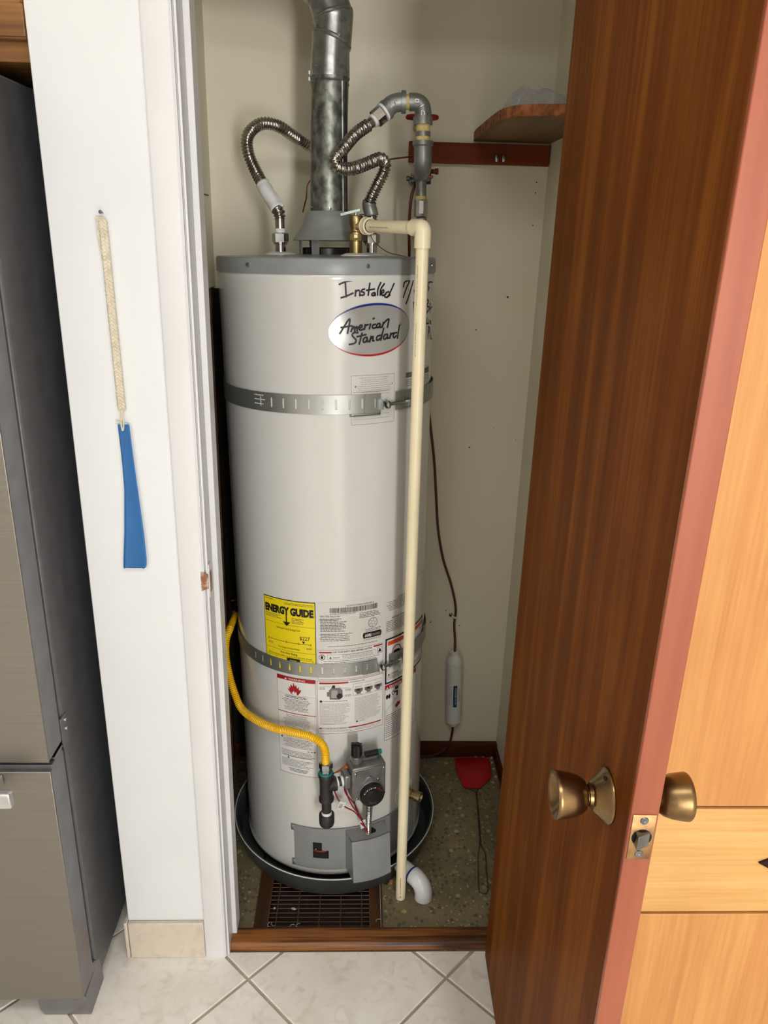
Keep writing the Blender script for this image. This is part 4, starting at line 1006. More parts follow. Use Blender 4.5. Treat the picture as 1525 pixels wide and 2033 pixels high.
for th, z in ((28, 1.8610), (28, 1.8400), (42, 1.8170), (33, 1.7880), (-48, 1.7890)):
    p = polar(th, .0386, 0); MB().lathe([(.0030, 0), (.0028, .0016), (0, .0022)], MT['zinc'], axis_frame((fx(z)+.001+p.x, p.y, z), (p.x, p.y, 0)), seg=10).build('rivet', elbow)
for z in (1.780, 1.769): MB().prism([(-.0030, -.0035), (.0030, -.002), (.0025, .0035), (-.0025, .002)], 0, .003, MT['ptfe'], axis_frame((fx(z)-.0385, -.010, z), (-1, -.3, 0))).build('foil_scrap', fl)

# ------------------------------------------------------------------ flexible corrugated connectors
lh = thing('flexible_connector', 'corrugated steel hose looping from the left nipple behind the vent pipe', 'hose', base=(-.0955, 0, 1.468), frame=HF, group='flexible water connectors')
x_ = -.0955
MB().hexnut((x_, 0, 1.4700), (0, 0, 1), .0172, .0185, MT['chrome']).build('union_nut', lh)
MB().lathe([(.0140, 1.4655), (.0148, 1.4660), (.0148, 1.4705)], MT['chrome'], Matrix.Translation((x_, 0, 0)), seg=24).build('nut_skirt', lh)
MB().lathe([(.0108, 1.488), (.0108, 1.4965)], MT['ptfe'], Matrix.Translation((x_, 0, 0)), seg=24).build('washer', lh)
MB().lathe([(.0098, 1.494), (.0098, 1.5160)], MT['stain'], Matrix.Translation((x_, 0, 0)), seg=24).build('plain_end', lh)
LP = [(-.0955, 0, 1.5145), (-.0965, .001, 1.5270), (-.1035, .006, 1.5400), (-.1219, .02, 1.5682), (-.1453, .04, 1.6076), (-.1613, .05, 1.6463), (-.1605, .06, 1.6770), (-.1360, .08, 1.7010), (-.1040, .10, 1.7010), (-.0708, .13, 1.6837), (-.0375, .16, 1.6669), (-.010, .19, 1.654), (.010, .23, 1.648), (.012, .262, 1.647)]
MB().tube(LP, corr(.0111, .0017, .0062), MT['stain'], seg=18, step=.00105).build('corrugated_tube', lh)
# paper sleeve left on the lower bend
PS = smooth_path(LP, .004); seg_ = [p for p in PS if 1.532 < p.z < 1.584 and p.y < .05]
ps = MB().tube(seg_, .0142, MT['ptfe'], seg=20, smooth=False, caps=False)
slv = ps.build('paper_sleeve', lh, solid=.0004); slv['label'] = 'white printed paper sleeve'
d_ = (seg_[-1]-seg_[0]).normalized(); M = axis_frame(seg_[0]+d_*.002+Vector((.012, -.004, .002)), d_)
MB().lathe([(.0045, 0), (.0045, .040)], MT['ptfe'], M, seg=12, cap0=False, cap1=False).build('sleeve_flap', slv)
lnp = MB(); Q = Vector((0, 0, 1)).rotation_difference(d_)
for k in range(9):
    a = R_(205+k*14); off = Q @ Vector((math.cos(a), math.sin(a), 0)); lnp.tube([seg_[0]+d_*.004+off*.01475, seg_[-1]-d_*.006+off*.01475], .0003, MT['greyink'], seg=4, smooth=False)
lnp.build('sleeve_print', slv)

rh = thing('flexible_connector', 'bright corrugated steel hose with an S bend in front of the vent pipe', 'hose', base=(.0933, 0, 1.468), frame=HF, group='flexible water connectors')
x_ = .0933
MB().hexnut((x_, 0, 1.4700), (0, 0, 1), .0172, .0185, MT['chrome']).build('union_nut', rh)
MB().lathe([(.0140, 1.4655), (.0148, 1.4660), (.0148, 1.4705)], MT['chrome'], Matrix.Translation((x_, 0, 0)), seg=24).build('nut_skirt', rh)
MB().lathe([(.0098, 1.488), (.0098, 1.5160)], MT['stain'], Matrix.Translation((x_, 0, 0)), seg=24).build('plain_end', rh)
RP = [(.0933, 0, 1.5145), (.0920, 0, 1.5270), (.0878, -.002, 1.5454), (.0998, -.010, 1.5734), (.1150, -.018, 1.6020), (.1190, -.022, 1.6180), (.1100, -.032, 1.6270), (.0950, -.042, 1.6215), (.0762, -.052, 1.6132), (.0540, -.064, 1.6055), (.0353, -.072, 1.6045), (.0215, -.076, 1.6110), (.0215, -.073, 1.6220), (.0353, -.062, 1.6390), (.0596, -.044, 1.6677), (.0840, -.030, 1.6860)]
MB().tube(RP, corr(.0111, .0017, .0056), MT['stain'], seg=18, step=.001).build('corrugated_tube', rh)
PS = smooth_path(RP, .004); seg_ = [p for p in PS[:14] if 1.519 < p.z < 1.552]
MB().tube(seg_, .0140, MT['galv2'], seg=18, smooth=False, caps=False).build('foil_sleeve', rh, solid=.0004)
MB().tube([(.0840, -.030, 1.6860), (.0965, -.024, 1.6960)], .0098, MT['stain'], seg=20, smooth=False).build('plain_end', rh)
MB().tube([(.0935, -.0255, 1.6935), (.0990, -.0230, 1.6980)], .0125, MT['ptfe'], seg=20, smooth=False).build('washer', rh)
dn = Vector((.0780, .0200, .0640)).normalized(); MB().hexnut((.0985, -.0232, 1.6975), dn, .0172, .0200, MT['chrome']).build('union_nut', rh)

# ------------------------------------------------------------------ galvanised riser
ri = thing('galvanised_riser', 'grey threaded pipe fittings with taped joints beside the vent pipe', 'pipe fitting', base=(.193, -.02, 1.52), frame=HF)
gm = MT['galv2']
MB().tube([Vector((.0985, -.0232, 1.6975))+dn*.0200, Vector((.0985, -.0232, 1.6975))+dn*.0250], .0185, MT['ptfe'], seg=24, smooth=False).build('tape_ring', ri)
p0 = Vector((.0985, -.0232, 1.6975))+dn*.0245
e45 = [p0, p0+dn*.008, (.1300, -.0170, 1.7245), (.1420, -.0165, 1.7290), (.1560, -.0165, 1.7300)]
e1 = MB().tube(e45, .0170, gm, seg=24, step=.003).tube([(.1500, -.0165, 1.7300), (.1585, -.0165, 1.7300)], .0205, gm, seg=24, smooth=False); e1.tube([p0, p0+dn*.008], .0190, gm, seg=24, smooth=False)
e1 = e1.build('street_elbow', ri)
tm = Print(mapf=lambda a, z, off: Vector((.1330+a*.92-z*.30, -.0165-.0176-off-a*0, 1.7235+a*.30+z*.92))); tm.text('3/4"', -.0080, -.0030, .0085, MT['greyink'], off=.0002); tm.build('size_mark', e1, recalc=False)
MB().tube([(.1580, -.0165, 1.7300), (.1665, -.0165, 1.7300)], .0135, MT['tape'], seg=24, smooth=False).build('tape_ring', ri)
e2 = MB().tube([(.1650, -.0165, 1.7300), (.1780, -.0168, 1.7300), (.1885, -.018, 1.7250), (.1922, -.019, 1.7150), (.1926, -.0195, 1.6950)], .0162, gm, seg=24, step=.003)
e2.tube([(.1924, -.0195, 1.7040), (.1928, -.0195, 1.6900)], .0190, gm, seg=24, smooth=False)
e2o = e2.build('elbow', ri)
e2p = Print(mapf=lambda a, z, off: Vector((.1880+a, -.0195-.0168-off, 1.7150+z)))
for s in ([(-.012, .012), (-.006, .012), (-.006, .017), (-.012, .017), (-.012, .012)], [(-.002, .004), (.004, .008)], [(.000, -.010), (.000, -.002), (.006, -.004), (.007, -.010)]): e2p.stroke(s, .0011, MT['zinc'], off=.0004, smooth=False)
e2p.build('cast_mark', e2o, recalc=False)
MB().lathe([(.0140, 1.6600), (.0140, 1.6910)], MT['tape'], Matrix.Translation((.1932, -.0197, 0)), seg=24).build('tape_ring', ri)
MB().lathe([(.0144, 1.6690), (.0146, 1.6700), (.0146, 1.6770), (.0144, 1.6780)], gm, Matrix.Translation((.1932, -.0197, 0)), seg=24).build('bare_pipe', ri)
te_ = MB().lathe([(.0200, 1.6610), (.0205, 1.6590), (.0205, 1.6530), (.0185, 1.6510)], gm, Matrix.Translation((.1936, -.0199, 0)), seg=28)
te_.tube([(.1938, -.0199, 1.6520), (.1942, -.0195, 1.6350), (.1945, -.0160, 1.6200), (.1948, -.0040, 1.6120), (.1950, .0180, 1.6110), (.1950, .060, 1.6110)], .0178, gm, seg=24, step=.004)
te_.build('street_elbow', ri)
MB().tube([(.1950, .0450, 1.6110), (.1950, .285, 1.6110)], .0133, gm, seg=20, smooth=False).build('wall_pipe', ri)
lt_ = MB().tube([(.1965, .0600, 1.6300), (.1972, .0600, 1.5980)], .0170, gm, seg=24, smooth=False).tube([(.1970, .060, 1.6010), (.1974, .060, 1.5940)], .0195, gm, seg=24, smooth=False)
lt_.build('tee', ri)
MB().tube([(.1974, .060, 1.5950), (.1990, .060, 1.5350)], .0112, gm, seg=20, smooth=False).build('pipe_nipple', ri)
MB().tube([(.1978, .060, 1.5650), (.1980, .060, 1.5580)], .0125, MT['tape'], seg=20, smooth=False).build('tape_ring', ri)
ck = MB().hexnut((.1980, .060, 1.5580), (.02, 0, -1), .0150, .0350, MT['chrome'], n=8).build('check_valve', ri)
MB().box(.1935, .2025, .0440, .0452, 1.5300, 1.5550, MT['sticker']).build('valve_label', ck)
MB().tube([(.2000, .060, 1.5240), (.2005, .064, 1.5100), (.2005, .085, 1.4985), (.2005, .285, 1.4975)], .0112, gm, seg=18, step=.006).build('lower_elbow', ri)
# wheel valve behind the riser
wv = thing('gate_valve', 'small valve with red wheel handle behind the riser elbow', 'valve', base=(.2010, .285, 1.722), frame=HF)
MB().lathe([(.011, 0), (.011, .10), (.016, .105), (.016, .135), (.008, .137), (.006, .165)], MT['brass'], axis_frame((.2010, .282, 1.7230), (0, -1, 0)), seg=20).build('valve_body', wv)
wl = MB(); pts = [(.2010+.0265*math.cos(2*PI*i/40)*(1+.06*math.cos(12*PI*i/40)), .115, 1.7230+.0100*math.sin(2*PI*i/40)*1.0) for i in range(40)]
pts = [(.2010+.029*math.cos(2*PI*i/40)*(1+.05*math.cos(12*PI*i/40)), .115+.012*math.sin(2*PI*i/40), 1.7230) for i in range(40)]
wl.tube(pts+[pts[0]], .0052, MT['redmetal'], seg=10, smooth=False); wl.box(-.027, .027, -.004, .004, -.003, .003, MT['redmetal'], Matrix.Translation((.2010, .115, 1.7230)))
wl.build('wheel_handle', wv)
# saddle valve for the ice-maker line
sv = thing('saddle_valve', 'small clamp-on tapping valve under the riser tee', 'valve', base=(.1975, .064, 1.600), frame=HF)
MB().box(.176, .222, .050, .082, 1.600, 1.6045, MT['copper']).build('clamp_plate', sv, bevel=.001)
MB().box(.178, .220, .080, .086, 1.590, 1.612, MT['iron']).build('clamp_plate', sv, bevel=.001)
MB().tube([(.205, .058, 1.6130), (.228, .050, 1.6125)], .0045, MT['copper'], seg=12, smooth=False).lathe([(.0062, 0), (.0062, .006), (0, .0065)], MT['copper'], axis_frame((.226, .051, 1.6125), (1, -.3, 0)), seg=12).build('needle_screw', sv)
MB().tube([(.188, .055, 1.5995), (.170, .050, 1.5985)], .0028, MT['iron'], seg=10, smooth=False).hexnut((.172, .050, 1.5985), (-1, 0, 0), .0048, .006, MT['iron']).build('clamp_bolt', sv)
cw = thing('copper_line', 'thin copper wire running left from the riser to the vent pipe', 'wire', base=(.17, .10, 1.64), frame=HF)
MB().tube([(.1820, .085, 1.6440), (.150, .10, 1.6420), (.115, .12, 1.6385), (.06, .15, 1.633), (-.035, .12, 1.600), (-.044, .045, 1.555), (-.050, .03, 1.530)], .0017, MT['copper'], seg=8, step=.006).build('wire_strand', cw)

# ------------------------------------------------------------------ relief valve and its discharge pipe
rv = thing('relief_valve', 'brass temperature and pressure relief valve with lever on the tank top', 'valve', base=(.0612, -.12, 1.45), frame=HF)
Mv = Matrix.Translation((.0612, -.120, 0))
MB().lathe([(.0125, 1.4490), (.0125, 1.4720), (.0140, 1.4730), (.0140, 1.4880), (.0110, 1.4900), (.0105, 1.4960), (.0135, 1.5060), (.0140, 1.5120), (.0140, 1.5165), (.0125, 1.5185), (.004, 1.5190)], MT['brass'], Mv, seg=32).build('valve_body', rv)
MB().hexnut((.0612, -.120, 1.4735), (0, 0, 1), .0150, .0130, MT['brass'], n=8).box(-.0032, .0032, -.0158, -.0128, 1.4780, 1.4840, MT['brass'], Mv).build('wrench_flats', rv)
od = Vector((1, -.33, .02)).normalized(); o0 = Vector((.0640, -.1210, 1.4995))
MB().tube([o0, o0+od*.0150], .0125, MT['brass'], seg=24, smooth=False).tube([o0+od*.0120, o0+od*.0175], .0150, MT['brass'], seg=24, smooth=False).build('outlet', rv)
lv = MB().prism([(-.0300, -.0020), (.0050, -.0040), (.0085, 0), (.0050, .0040), (-.0300, .0020)], -.0014, .0014, MT['zinc'], Matrix.Translation((.0610, -.1210, 1.5265)) @ Matrix.Rotation(R_(-14), 4, 'Y') @ Matrix.Rotation(R_(0), 4, 'Z'))
lv.box(-.0300, .0085, -.0046, -.0038, -.0022, .0030, MT['zinc'], Matrix.Translation((.0610, -.1210, 1.5262)) @ Matrix.Rotation(R_(-14), 4, 'Y'))
lv.lathe([(.0026, 1.5180), (.0026, 1.5290)], MT['zinc'], Mv, seg=12).build('lever', rv, bevel=.0008)
MB().tube([(.068, -.124, 1.5200), (.078, -.128, 1.5195), (.088, -.132, 1.5130), (.092, -.134, 1.5000), (.0905, -.136, 1.4800), (.105, -.130, 1.4640), (.125, -.12, 1.4520), (.150, -.11, 1.4465), (.165, -.11, 1.4440)], .0008, MT['wire'], seg=6, step=.004).build('tag_wire', rv)
# discharge pipe (world frame)
def hw(p): return HF @ Vector(p)
dp = thing('discharge_pipe', 'cream plastic discharge pipe running down the front right of the tank', 'pipe', base=(.1186, 1.412, 0))
a0 = hw(o0+od*.0165); top = Vector((.1070, 1.412, 1.5010)); hd = (top-a0).normalized(); cp = MT['cpvc']
MB().tube([a0, a0+hd*.0150], .0155, cp, seg=28, smooth=False).tube([a0+hd*.0010, a0+hd*.0035], .0165, cp, seg=28, smooth=False).build('threaded_adapter', dp)
MB().tube([a0+hd*.0140, a0+hd*.0170], .0118, MT['dark'], seg=24, smooth=False).build('joint_ring', dp)
hp = MB().tube([a0+hd*.0130, top-hd*.0100], .0112, cp, seg=28, smooth=False).build('horizontal_pipe', dp)
el_ = MB().tube([top-hd*.0270, top-hd*.0140, top-hd*.0060, top-hd*.0015+Vector((0, 0, -.0015)), top+Vector((.0005, 0, -.0060)), top+Vector((.0005, 0, -.0140)), top+Vector((.0006, 0, -.0330))], .0146, cp, seg=28, step=.002).build('elbow', dp)
b0 = top+Vector((.0006, 0, -.028)); b1 = Vector((.1186, 1.412, .0015)); vd = (b1-b0).normalized()
vp = MB().tube([b0, b1], .0115, cp, seg=28, smooth=False).build('vertical_pipe', dp)
side = hd.cross(Vector((0, 0, 1))).normalized(); 
def hmap(a, z, off): 
    q = z/.0112; c_ = Vector((0, 0, 1)).cross(hd).normalized(); n_ = -c_ if c_.y > 0 else c_
    return a0+hd*(.020+a)+(n_*math.cos(q)+Vector((0, 0, 1))*math.sin(q))*(.0112+off)
pp = Print(mapf=hmap); pp.lines(.010, .072, -.0010, -.0020, .004, .0022, MT['lightink'], off=.0002, rnd=rnd); pp.build('pipe_print', hp, recalc=False)
def vmap(a, z, off):
    q = z/.0115; return b1-vd*a+(Vector((0, -1, 0))*math.cos(q)+Vector((-1, 0, 0))*math.sin(q))*(.0115+off)
pp = Print(mapf=vmap)
pp.lines(.020, .070, .0020, .0010, .004, .0016, MT['greyink'], off=.0002, rnd=rnd); pp.poly([(.010, -.001), (.016, .001), (.010, .003)], MT['greyink'], off=.0002)
pp.lines(1.370, 1.440, .0085, .0080, .004, .0013, MT['lightink'], off=.0002, rnd=rnd); pp.lines(1.28, 1.34, .0080, .0070, .004, .0013, MT['lightink'], off=.0002, rnd=rnd); pp.build('pipe_print', vp, recalc=False)

# ------------------------------------------------------------------ gas line
gt = thing('gas_tee', 'black iron tee with capped drip leg left of the gas valve', 'pipe fitting', base=gf(-.095, .275, .24), frame=HF)
ir = MT['iron']; Mt = GF @ Matrix.Translation((-.0955, .275, 0))
te_ = MB().lathe([(.0165, .3800), (.0170, .3790), (.0170, .3720), (.0148, .3700), (.0142, .3460), (.0148, .3190), (.0168, .3170), (.0168, .3095), (.0155, .3085)], ir, Mt, seg=28)
te_.tube([gf(-.0955, .275, .3480), gf(-.0800, .275, .3480)], .0138, ir, seg=24, smooth=False).tube([gf(-.0810, .275, .3480), gf(-.0735, .275, .3480)], .0165, ir, seg=24, smooth=False); te_.build('tee_body', gt)
MB().lathe([(.0158, .3790), (.0150, .3830), (.0120, .3835)], MT['teal'], Mt, seg=24).build('sealant_ring', gt)
MB().lathe([(.0108, .2680), (.0108, .3100)], ir, Mt, seg=24).build('drip_nipple', gt); MB().lathe([(.0112, .2690), (.0112, .2790)], MT['ptfe'], Mt, seg=24).build('tape_ring', gt)
MB().lathe([(.0165, .2720), (.0172, .2705), (.0172, .2500), (.0155, .2440), (.0080, .2415), (0, .2410)], ir, Mt, seg=28).build('drip_cap', gt)
MB().tube([gf(-.0740, .275, .3490), gf(-.0570, .275, .3510)], .0107, ir, seg=20, smooth=False).build('nipple', gt)
for s_ in (-.0735, -.0620): MB().tube([gf(s_, .275, .3500), gf(s_+.0050, .275, .3505)], .0118, MT['ptfe'], seg=20, smooth=False).build('tape_ring', gt)
gc = thing('gas_connector', 'yellow corrugated gas hose curving from the left wall to the tee', 'hose', base=gf(-.0955, .275, .383), frame=HF)
MB().hexnut(gf(-.0955, .275, .3825), (0, 0, 1), .0130, .0100, MT['zinc']).hexnut(gf(-.0955, .275, .3930), (0, 0, 1), .0150, .0150, MT['zinc']).build('flare_nut', gc)
e_ = gf(-.0955, .275, .405)
YP = [e_, e_+Vector((.000, -.001, .0120)), (-.0070, -.2840, .4310), (-.0150, -.2790, .4475), (-.0376, -.2674, .4556), (-.0812, -.2430, .4520), (-.1294, -.2110, .4424), (-.1733, -.1780, .4431), (-.2079, -.1420, .4490), (-.2261, -.1190, .4791), (-.2400, -.095, .5142), (-.2490, -.07, .5469), (-.2500, -.045, .5762), (-.2440, -.020, .5920)]
MB().tube(YP, corr(.0083, .0008, .0046), MT['yellow'], seg=16, step=.0009).build('corrugated_tube', gc)
MB().tube([(-.2440, -.020, .5920), (-.2400, .010, .6000), (-.2380, .040, .6010)], .0085, MT['yellow'], seg=14, step=.004).build('plain_end', gc)
tgm = axis_frame((-.2385, -.0900, .5010), (.18, -.2, -.9)); MB().box(-.0050, .0050, -.0006, .0006, -.045, .045, MT['tagy'], tgm).build('hang_tag', gc)
sc_ = thing('gas_cock', 'dark gas shut-off fitting beside the jamb', 'valve', base=(-.24, .04, .60), frame=HF)
MB().hexnut((-.2385, .030, .6010), (0.02, 1, 0), .0135, .014, MT['iron']).lathe([(.0105, 0), (.0105, .05), (.0145, .052), (.0145, .08), (.0105, .082), (.0105, .235)], MT['iron'], axis_frame((-.2380, .040, .6010), (.02, 1, 0)), seg=20).build('valve_body', sc_)
MB().box(-.2560, -.2220, .078, .092, .6150, .6200, MT['brass']).build('lever', sc_, bevel=.001)

# ------------------------------------------------------------------ drain pan and its outlet
pn_ = thing('drain_pan', 'grey round drain pan under the water heater', 'pan', base=(-.0457, 1.6651, 0))
Mp = Matrix.Translation((-.0457, 1.6651, 0))
MB().lathe([(0, .0030), (.238, .0030), (.243, .0050), (.2545, .0560), (.2555, .0610), (.2585, .0630), (.2615, .0620), (.2620, .0600), (.2605, .0585), (.2580, .0590), (.2570, .0560), (.2460, .0030), (.243, .0005), (0, .0005)], MT['pan'], Mp, seg=96).build('pan_shell', pn_, angle=50)
MB().tube([Mp @ polar(360*i/96, .2610, .0628) for i in range(97)], .0013, MT['whitep'], seg=6, smooth=False).build('rolled_rim', pn_)  # rim coloured white to stand for the highlight along the grey pan
pe_ = thing('pan_drain_elbow', 'glossy white plastic drain elbow bending from the pan to the floor', 'pipe', base=(.186, 1.402, 0))
th_ = 41; q = [Mp @ polar(th_, r, z) for r, z in ((.2500, .0400), (.2800, .0400), (.3050, .0395))]
qe = [Mp @ polar(th_, r, z) for r, z in ((.2950, .0400), (.3120, .0385), (.3260, .0310), (.3330, .0180), (.3340, -.0005))]
MB().tube(q, .0185, MT['pvc'], seg=28, smooth=False).build('pan_outlet', pe_)
MB().tube([q[1]+(q[2]-q[1])*.55, q[1]+(q[2]-q[1])*.72], .0217, MT['badgeblue'], seg=28, smooth=False).build('primer_ring', pe_)
MB().tube(qe, .0212, MT['pvc'], seg=28, step=.003).build('elbow_body', pe_)

# ------------------------------------------------------------------ right side of the closet
ft = thing('water_filter', 'white inline ice maker filter hanging on the back wall', 'water filter', base=(.290, 1.920, .115))
Mf = axis_frame((.2950, 1.9215, .1260), (-.0095, 0, .26)) @ Matrix.Diagonal((1, 1, .965, 1))
MB().lathe([(.0090, 0), (.0105, .001), (.0105, .0100), (.0150, .0130), (.0225, .0165), (.0235, .0200), (.0235, .0230), (.0228, .0240), (.0228, .2210), (.0238, .2220), (.0238, .2260), (.0225, .2300), (.0150, .2440), (.0120, .2470), (.0118, .2560), (.0090, .2570)], MT['whitep'], Mf, seg=36).build('filter_body', ft, angle=30)
def fmap(a, z, off):
    t = a/.0228; return Mf @ Vector(((.0228+off)*math.sin(t), -(.0228+off)*math.cos(t), z))
p = Print(mapf=fmap, R=.0228); p.rect(-.0040, .0075, .080, .155, MT['labelblue'], .0004, n=4)
p.text('ICE MAKER FILTER', .0012, .118, .0042, MT['sticker'], off=.0008, align='c', rot=-PI/2, fit=.058); p.lines(-.0170, -.0060, .1500, .0850, .0042, .0014, MT['lightink'], off=.0004, rnd=rnd)
p.stroke([(.0150, .140), (.0135, .125), (.0160, .110), (.0140, .098)], .0012, MT['ink'], off=.0004); p.build('filter_label', ft, recalc=False)
bt = thing('ice_maker_tube', 'thin brown plastic tube snaking down the back wall through the filter', 'tube', base=(.289, 1.945, .37))
TB = [hw((.1900, .080, 1.5960)), hw((.1800, .075, 1.5700)), hw((.1760, .085, 1.5200)), hw((.1780, .105, 1.4600)), hw((.1830, .150, 1.4200)), (.1500, 1.9400, 1.300), (.1700, 1.9450, 1.150), (.1851, 1.945, 1.0458), (.2020, 1.946, .9381), (.2149, 1.946, .812), (.2227, 1.946, .7396), (.2411, 1.946, .6505), (.2695, 1.946, .5666), (.2849, 1.946, .4961), (.2834, 1.945, .448), (.2868, 1.930, .400), (.2868, 1.923, .372)]
MB().tube(TB, .0034, MT['browntube'], seg=10, step=.006).build('upper_run', bt)
MB().tube([(.2955, 1.9215, .1200), (.2935, 1.9200, .0950), (.2880, 1.9180, .0650), (.2700, 1.9180, .0370), (.2337, 1.9200, .0180), (.18, 1.93, .0080), (.10, 1.9325, .0060)], .0034, MT['browntube'], seg=10, step=.006).build('lower_run', bt)
clp = thing('tube_clip', 'small white clip with a screw holding the brown tube', 'clip', base=(.280, 1.95, .474))
MB().tube([(.2755, 1.953, .4735), (.2840, 1.9420, .4710), (.2890, 1.9435, .4700), (.2900, 1.953, .4700)], .0030, MT['whitep'], seg=8, step=.002).build('clip_band', clp)
MB().lathe([(.0058, 0), (.0055, .0025), (.003, .0040), (.0, .0040)], MT['steel'], axis_frame((.2735, 1.9545, .4745), (0, -1, 0)), seg=16).lathe([(.0028, .004), (0, .0046)], MT['dark'], axis_frame((.2735, 1.9545, .4745), (0, -1, 0)), seg=8).build('clip_screw', clp)

fsw = thing('fly_swatter', 'red fly swatter with long wire handle lying on the closet floor', 'fly swatter', base=(.335, 1.60, 0))
hp_ = [(.3105, 1.9260), (.3300, 1.9300), (.3900, 1.9300), (.4080, 1.9270), (.4115, 1.9150), (.4080, 1.8500), (.3990, 1.8300), (.3680, 1.7960), (.3600, 1.7920), (.3270, 1.7920), (.3200, 1.7980), (.3110, 1.8400), (.3070, 1.8850)]
MB().prism(hp_, .0030, .0050, MT['red'], inset=.0005).build('swatter_head', fsw)
MB().tube([(p[0], p[1], .0052) for p in hp_]+[(hp_[0][0], hp_[0][1], .0052)], .0011, MT['red'], seg=6, smooth=False).build('head_rim', fsw)
MB().tube([(.3680, 1.7960, .0060), (.3560, 1.7830, .0040), (.3510, 1.7700, .0040), (.3490, 1.7400, .0035), (.3430, 1.6700, .0035), (.3350, 1.5900, .0035), (.3320, 1.5720, .0035), (.3250, 1.5500, .0030), (.3170, 1.4900, .0030), (.3105, 1.4330, .0030), (.3135, 1.4220, .0030), (.3250, 1.4200, .0030), (.3310, 1.4290, .0030), (.3370, 1.4900, .0030), (.3430, 1.5520, .0030), (.3370, 1.5730, .0035), (.3380, 1.5900, .0035), (.3455, 1.6700, .0035), (.3515, 1.7500, .0035), (.3520, 1.7720, .0040), (.3300, 1.7930, .0060)], .0013, MT['wire'], seg=8, step=.004).build('wire_handle', fsw)

sh = thing('corner_shelf', 'small wooden corner shelf with rough rounded front edge', 'shelf', base=(.35, 1.75, 1.696))
shp = [(XR, YB), (.2585, YB), (.2560, 1.900), (.2575, 1.700), (.2600, 1.620), (.2680, 1.580), (.2850, 1.550), (.3120, 1.535), (.3500, 1.528), (XR, 1.527)]
so = MB().prism(shp, 1.6960, 1.7160, MT['shelf']).build('shelf_board', sh)
eb = MB()
for a, b_ in zip(shp[1:-1], shp[2:]):
    dx, dy = b_[0]-a[0], b_[1]-a[1]; l = math.hypot(dx, dy); nx, ny = dy/l*.0012, -dx/l*.0012
    nx, ny = (-abs(dy)/l*.0012, -abs(dx)/l*.0012); eb.prism([a, b_, (b_[0]+nx, b_[1]+ny), (a[0]+nx, a[1]+ny)], 1.6965, 1.7155, MT['chip'])
eb.build('rough_edge', sh)
cl_ = thing('shelf_cleat', 'dark red wooden board on the back wall under the shelf', 'board', base=(.27, 1.945, 1.646))
MB().box(.1080, .4330, 1.9360, YB, 1.6470, 1.6905, MT['cleat']).build('cleat_board', cl_, bevel=.001)
for x in (.3100, .3260): MB().lathe([(0, 0), (.0048, 0), (.0050, .001), (.0050, .0140), (.0046, .015), (0, .015)], MT['chrome'], Matrix.Translation((x, 1.9305, 1.6520)), seg=20).build('pin', cl_)
for (x, w) in ((.170, .05), (.240, .06), (.30, .03), (.415, .03)): MB().tube([(x, 1.9545, 1.6465), (x+w*.5, 1.953, 1.6455), (x+w, 1.9545, 1.6465)], .0016, MT['closet'], seg=6, step=.005).build('paint_bead', cl_)
bgx = thing('plastic_bag', 'crumpled clear plastic bag with folded papers on the corner shelf', 'bag', base=(.36, 1.72, 1.716))
r3 = random.Random(11)
bm = bmesh.new(); bmesh.ops.create_icosphere(bm, subdivisions=3, radius=1.0)
mbg = MB(); vs_ = []
for v in bm.verts:
    c_ = v.co; k = 1+.16*math.sin(9*c_.x+3*c_.y)*math.cos(7*c_.z+c_.y*4)+r3.uniform(-.07, .07)
    z = max(0, c_.z*k); vs_.append((.358+.066*c_.x*k, 1.735+.10*c_.y*k, 1.7166+.066*z*(1-.35*(c_.x+1)/2)))
mbg.add(vs_, [tuple(v.index for v in f.verts) for f in bm.faces], MT['film']); bm.free()
mbg.build('bag_film', bgx, smooth=False)
MB().prism([(.315, 1.67), (.415, 1.66), (.420, 1.79), (.322, 1.80)], 1.7168, 1.7260, MT['paper']).prism([(.318, 1.69), (.405, 1.68), (.415, 1.80), (.325, 1.79)], 1.7262, 1.7330, MT['paper'], Matrix.Translation((.0, 0, 0))).build('paper_stack', bgx, bevel=.001)
MB().prism([(.302, 1.690), (.345, 1.675), (.350, 1.76), (.312, 1.77)], 1.7168, 1.7200, MT['navy']).build('dark_card', bgx)
MB().tube([(.400, 1.66, 1.735), (.412, 1.655, 1.7345)], .003, MT['navy'], seg=8, smooth=False).build('pen_cap', bgx)
fz = MB()
for s in ([(.300, 1.665, 1.719), (.305, 1.665, 1.745), (.330, 1.668, 1.766), (.368, 1.672, 1.755), (.366, 1.671, 1.748)], [(.322, 1.660, 1.755), (.332, 1.655, 1.748), (.350, 1.652, 1.720)], [(.385, 1.665, 1.745), (.395, 1.67, 1.752), (.410, 1.68, 1.765)]): fz.tube(s, .0009, MT['film'], seg=6, step=.004)
fz.build('film_fold', bgx)

# ------------------------------------------------------------------ refrigerator
fr = thing('refrigerator', 'stainless steel refrigerator with bottom freezer drawer beside the white wall', 'refrigerator', base=(-.97, 1.5, 0))
FX0, FX1 = -1.425, -.517
MB().box(FX0, FX1, 1.1760, 1.860, .030, 1.690, MT['ss_side']).build('cabinet_body', fr, bevel=.004)
def fdoor(name, x0, x1, z0, z1):
    o = MB().box(x0, x1, 1.1020, 1.1055, z0, z1, MT['ss']).build(name, fr, bevel=.0014)
    MB().box(x0+.0006, x1-.0006, 1.1056, 1.1630, z0+.001, z1-.001, MT['ss_edge']).build('door_shell', o, bevel=.001)
    MB().box(x0+.012, x1-.012, 1.1630, 1.1760, z0+.01, z1-.01, MT['dark']).build('door_gasket', o)
    return o
fdoor('fridge_door', -.969, FX1, .6270, 1.690); fdoor('fridge_door', FX0, -.973, .6270, 1.690)
dr = fdoor('freezer_drawer', FX0, FX1, .0720, .6080)
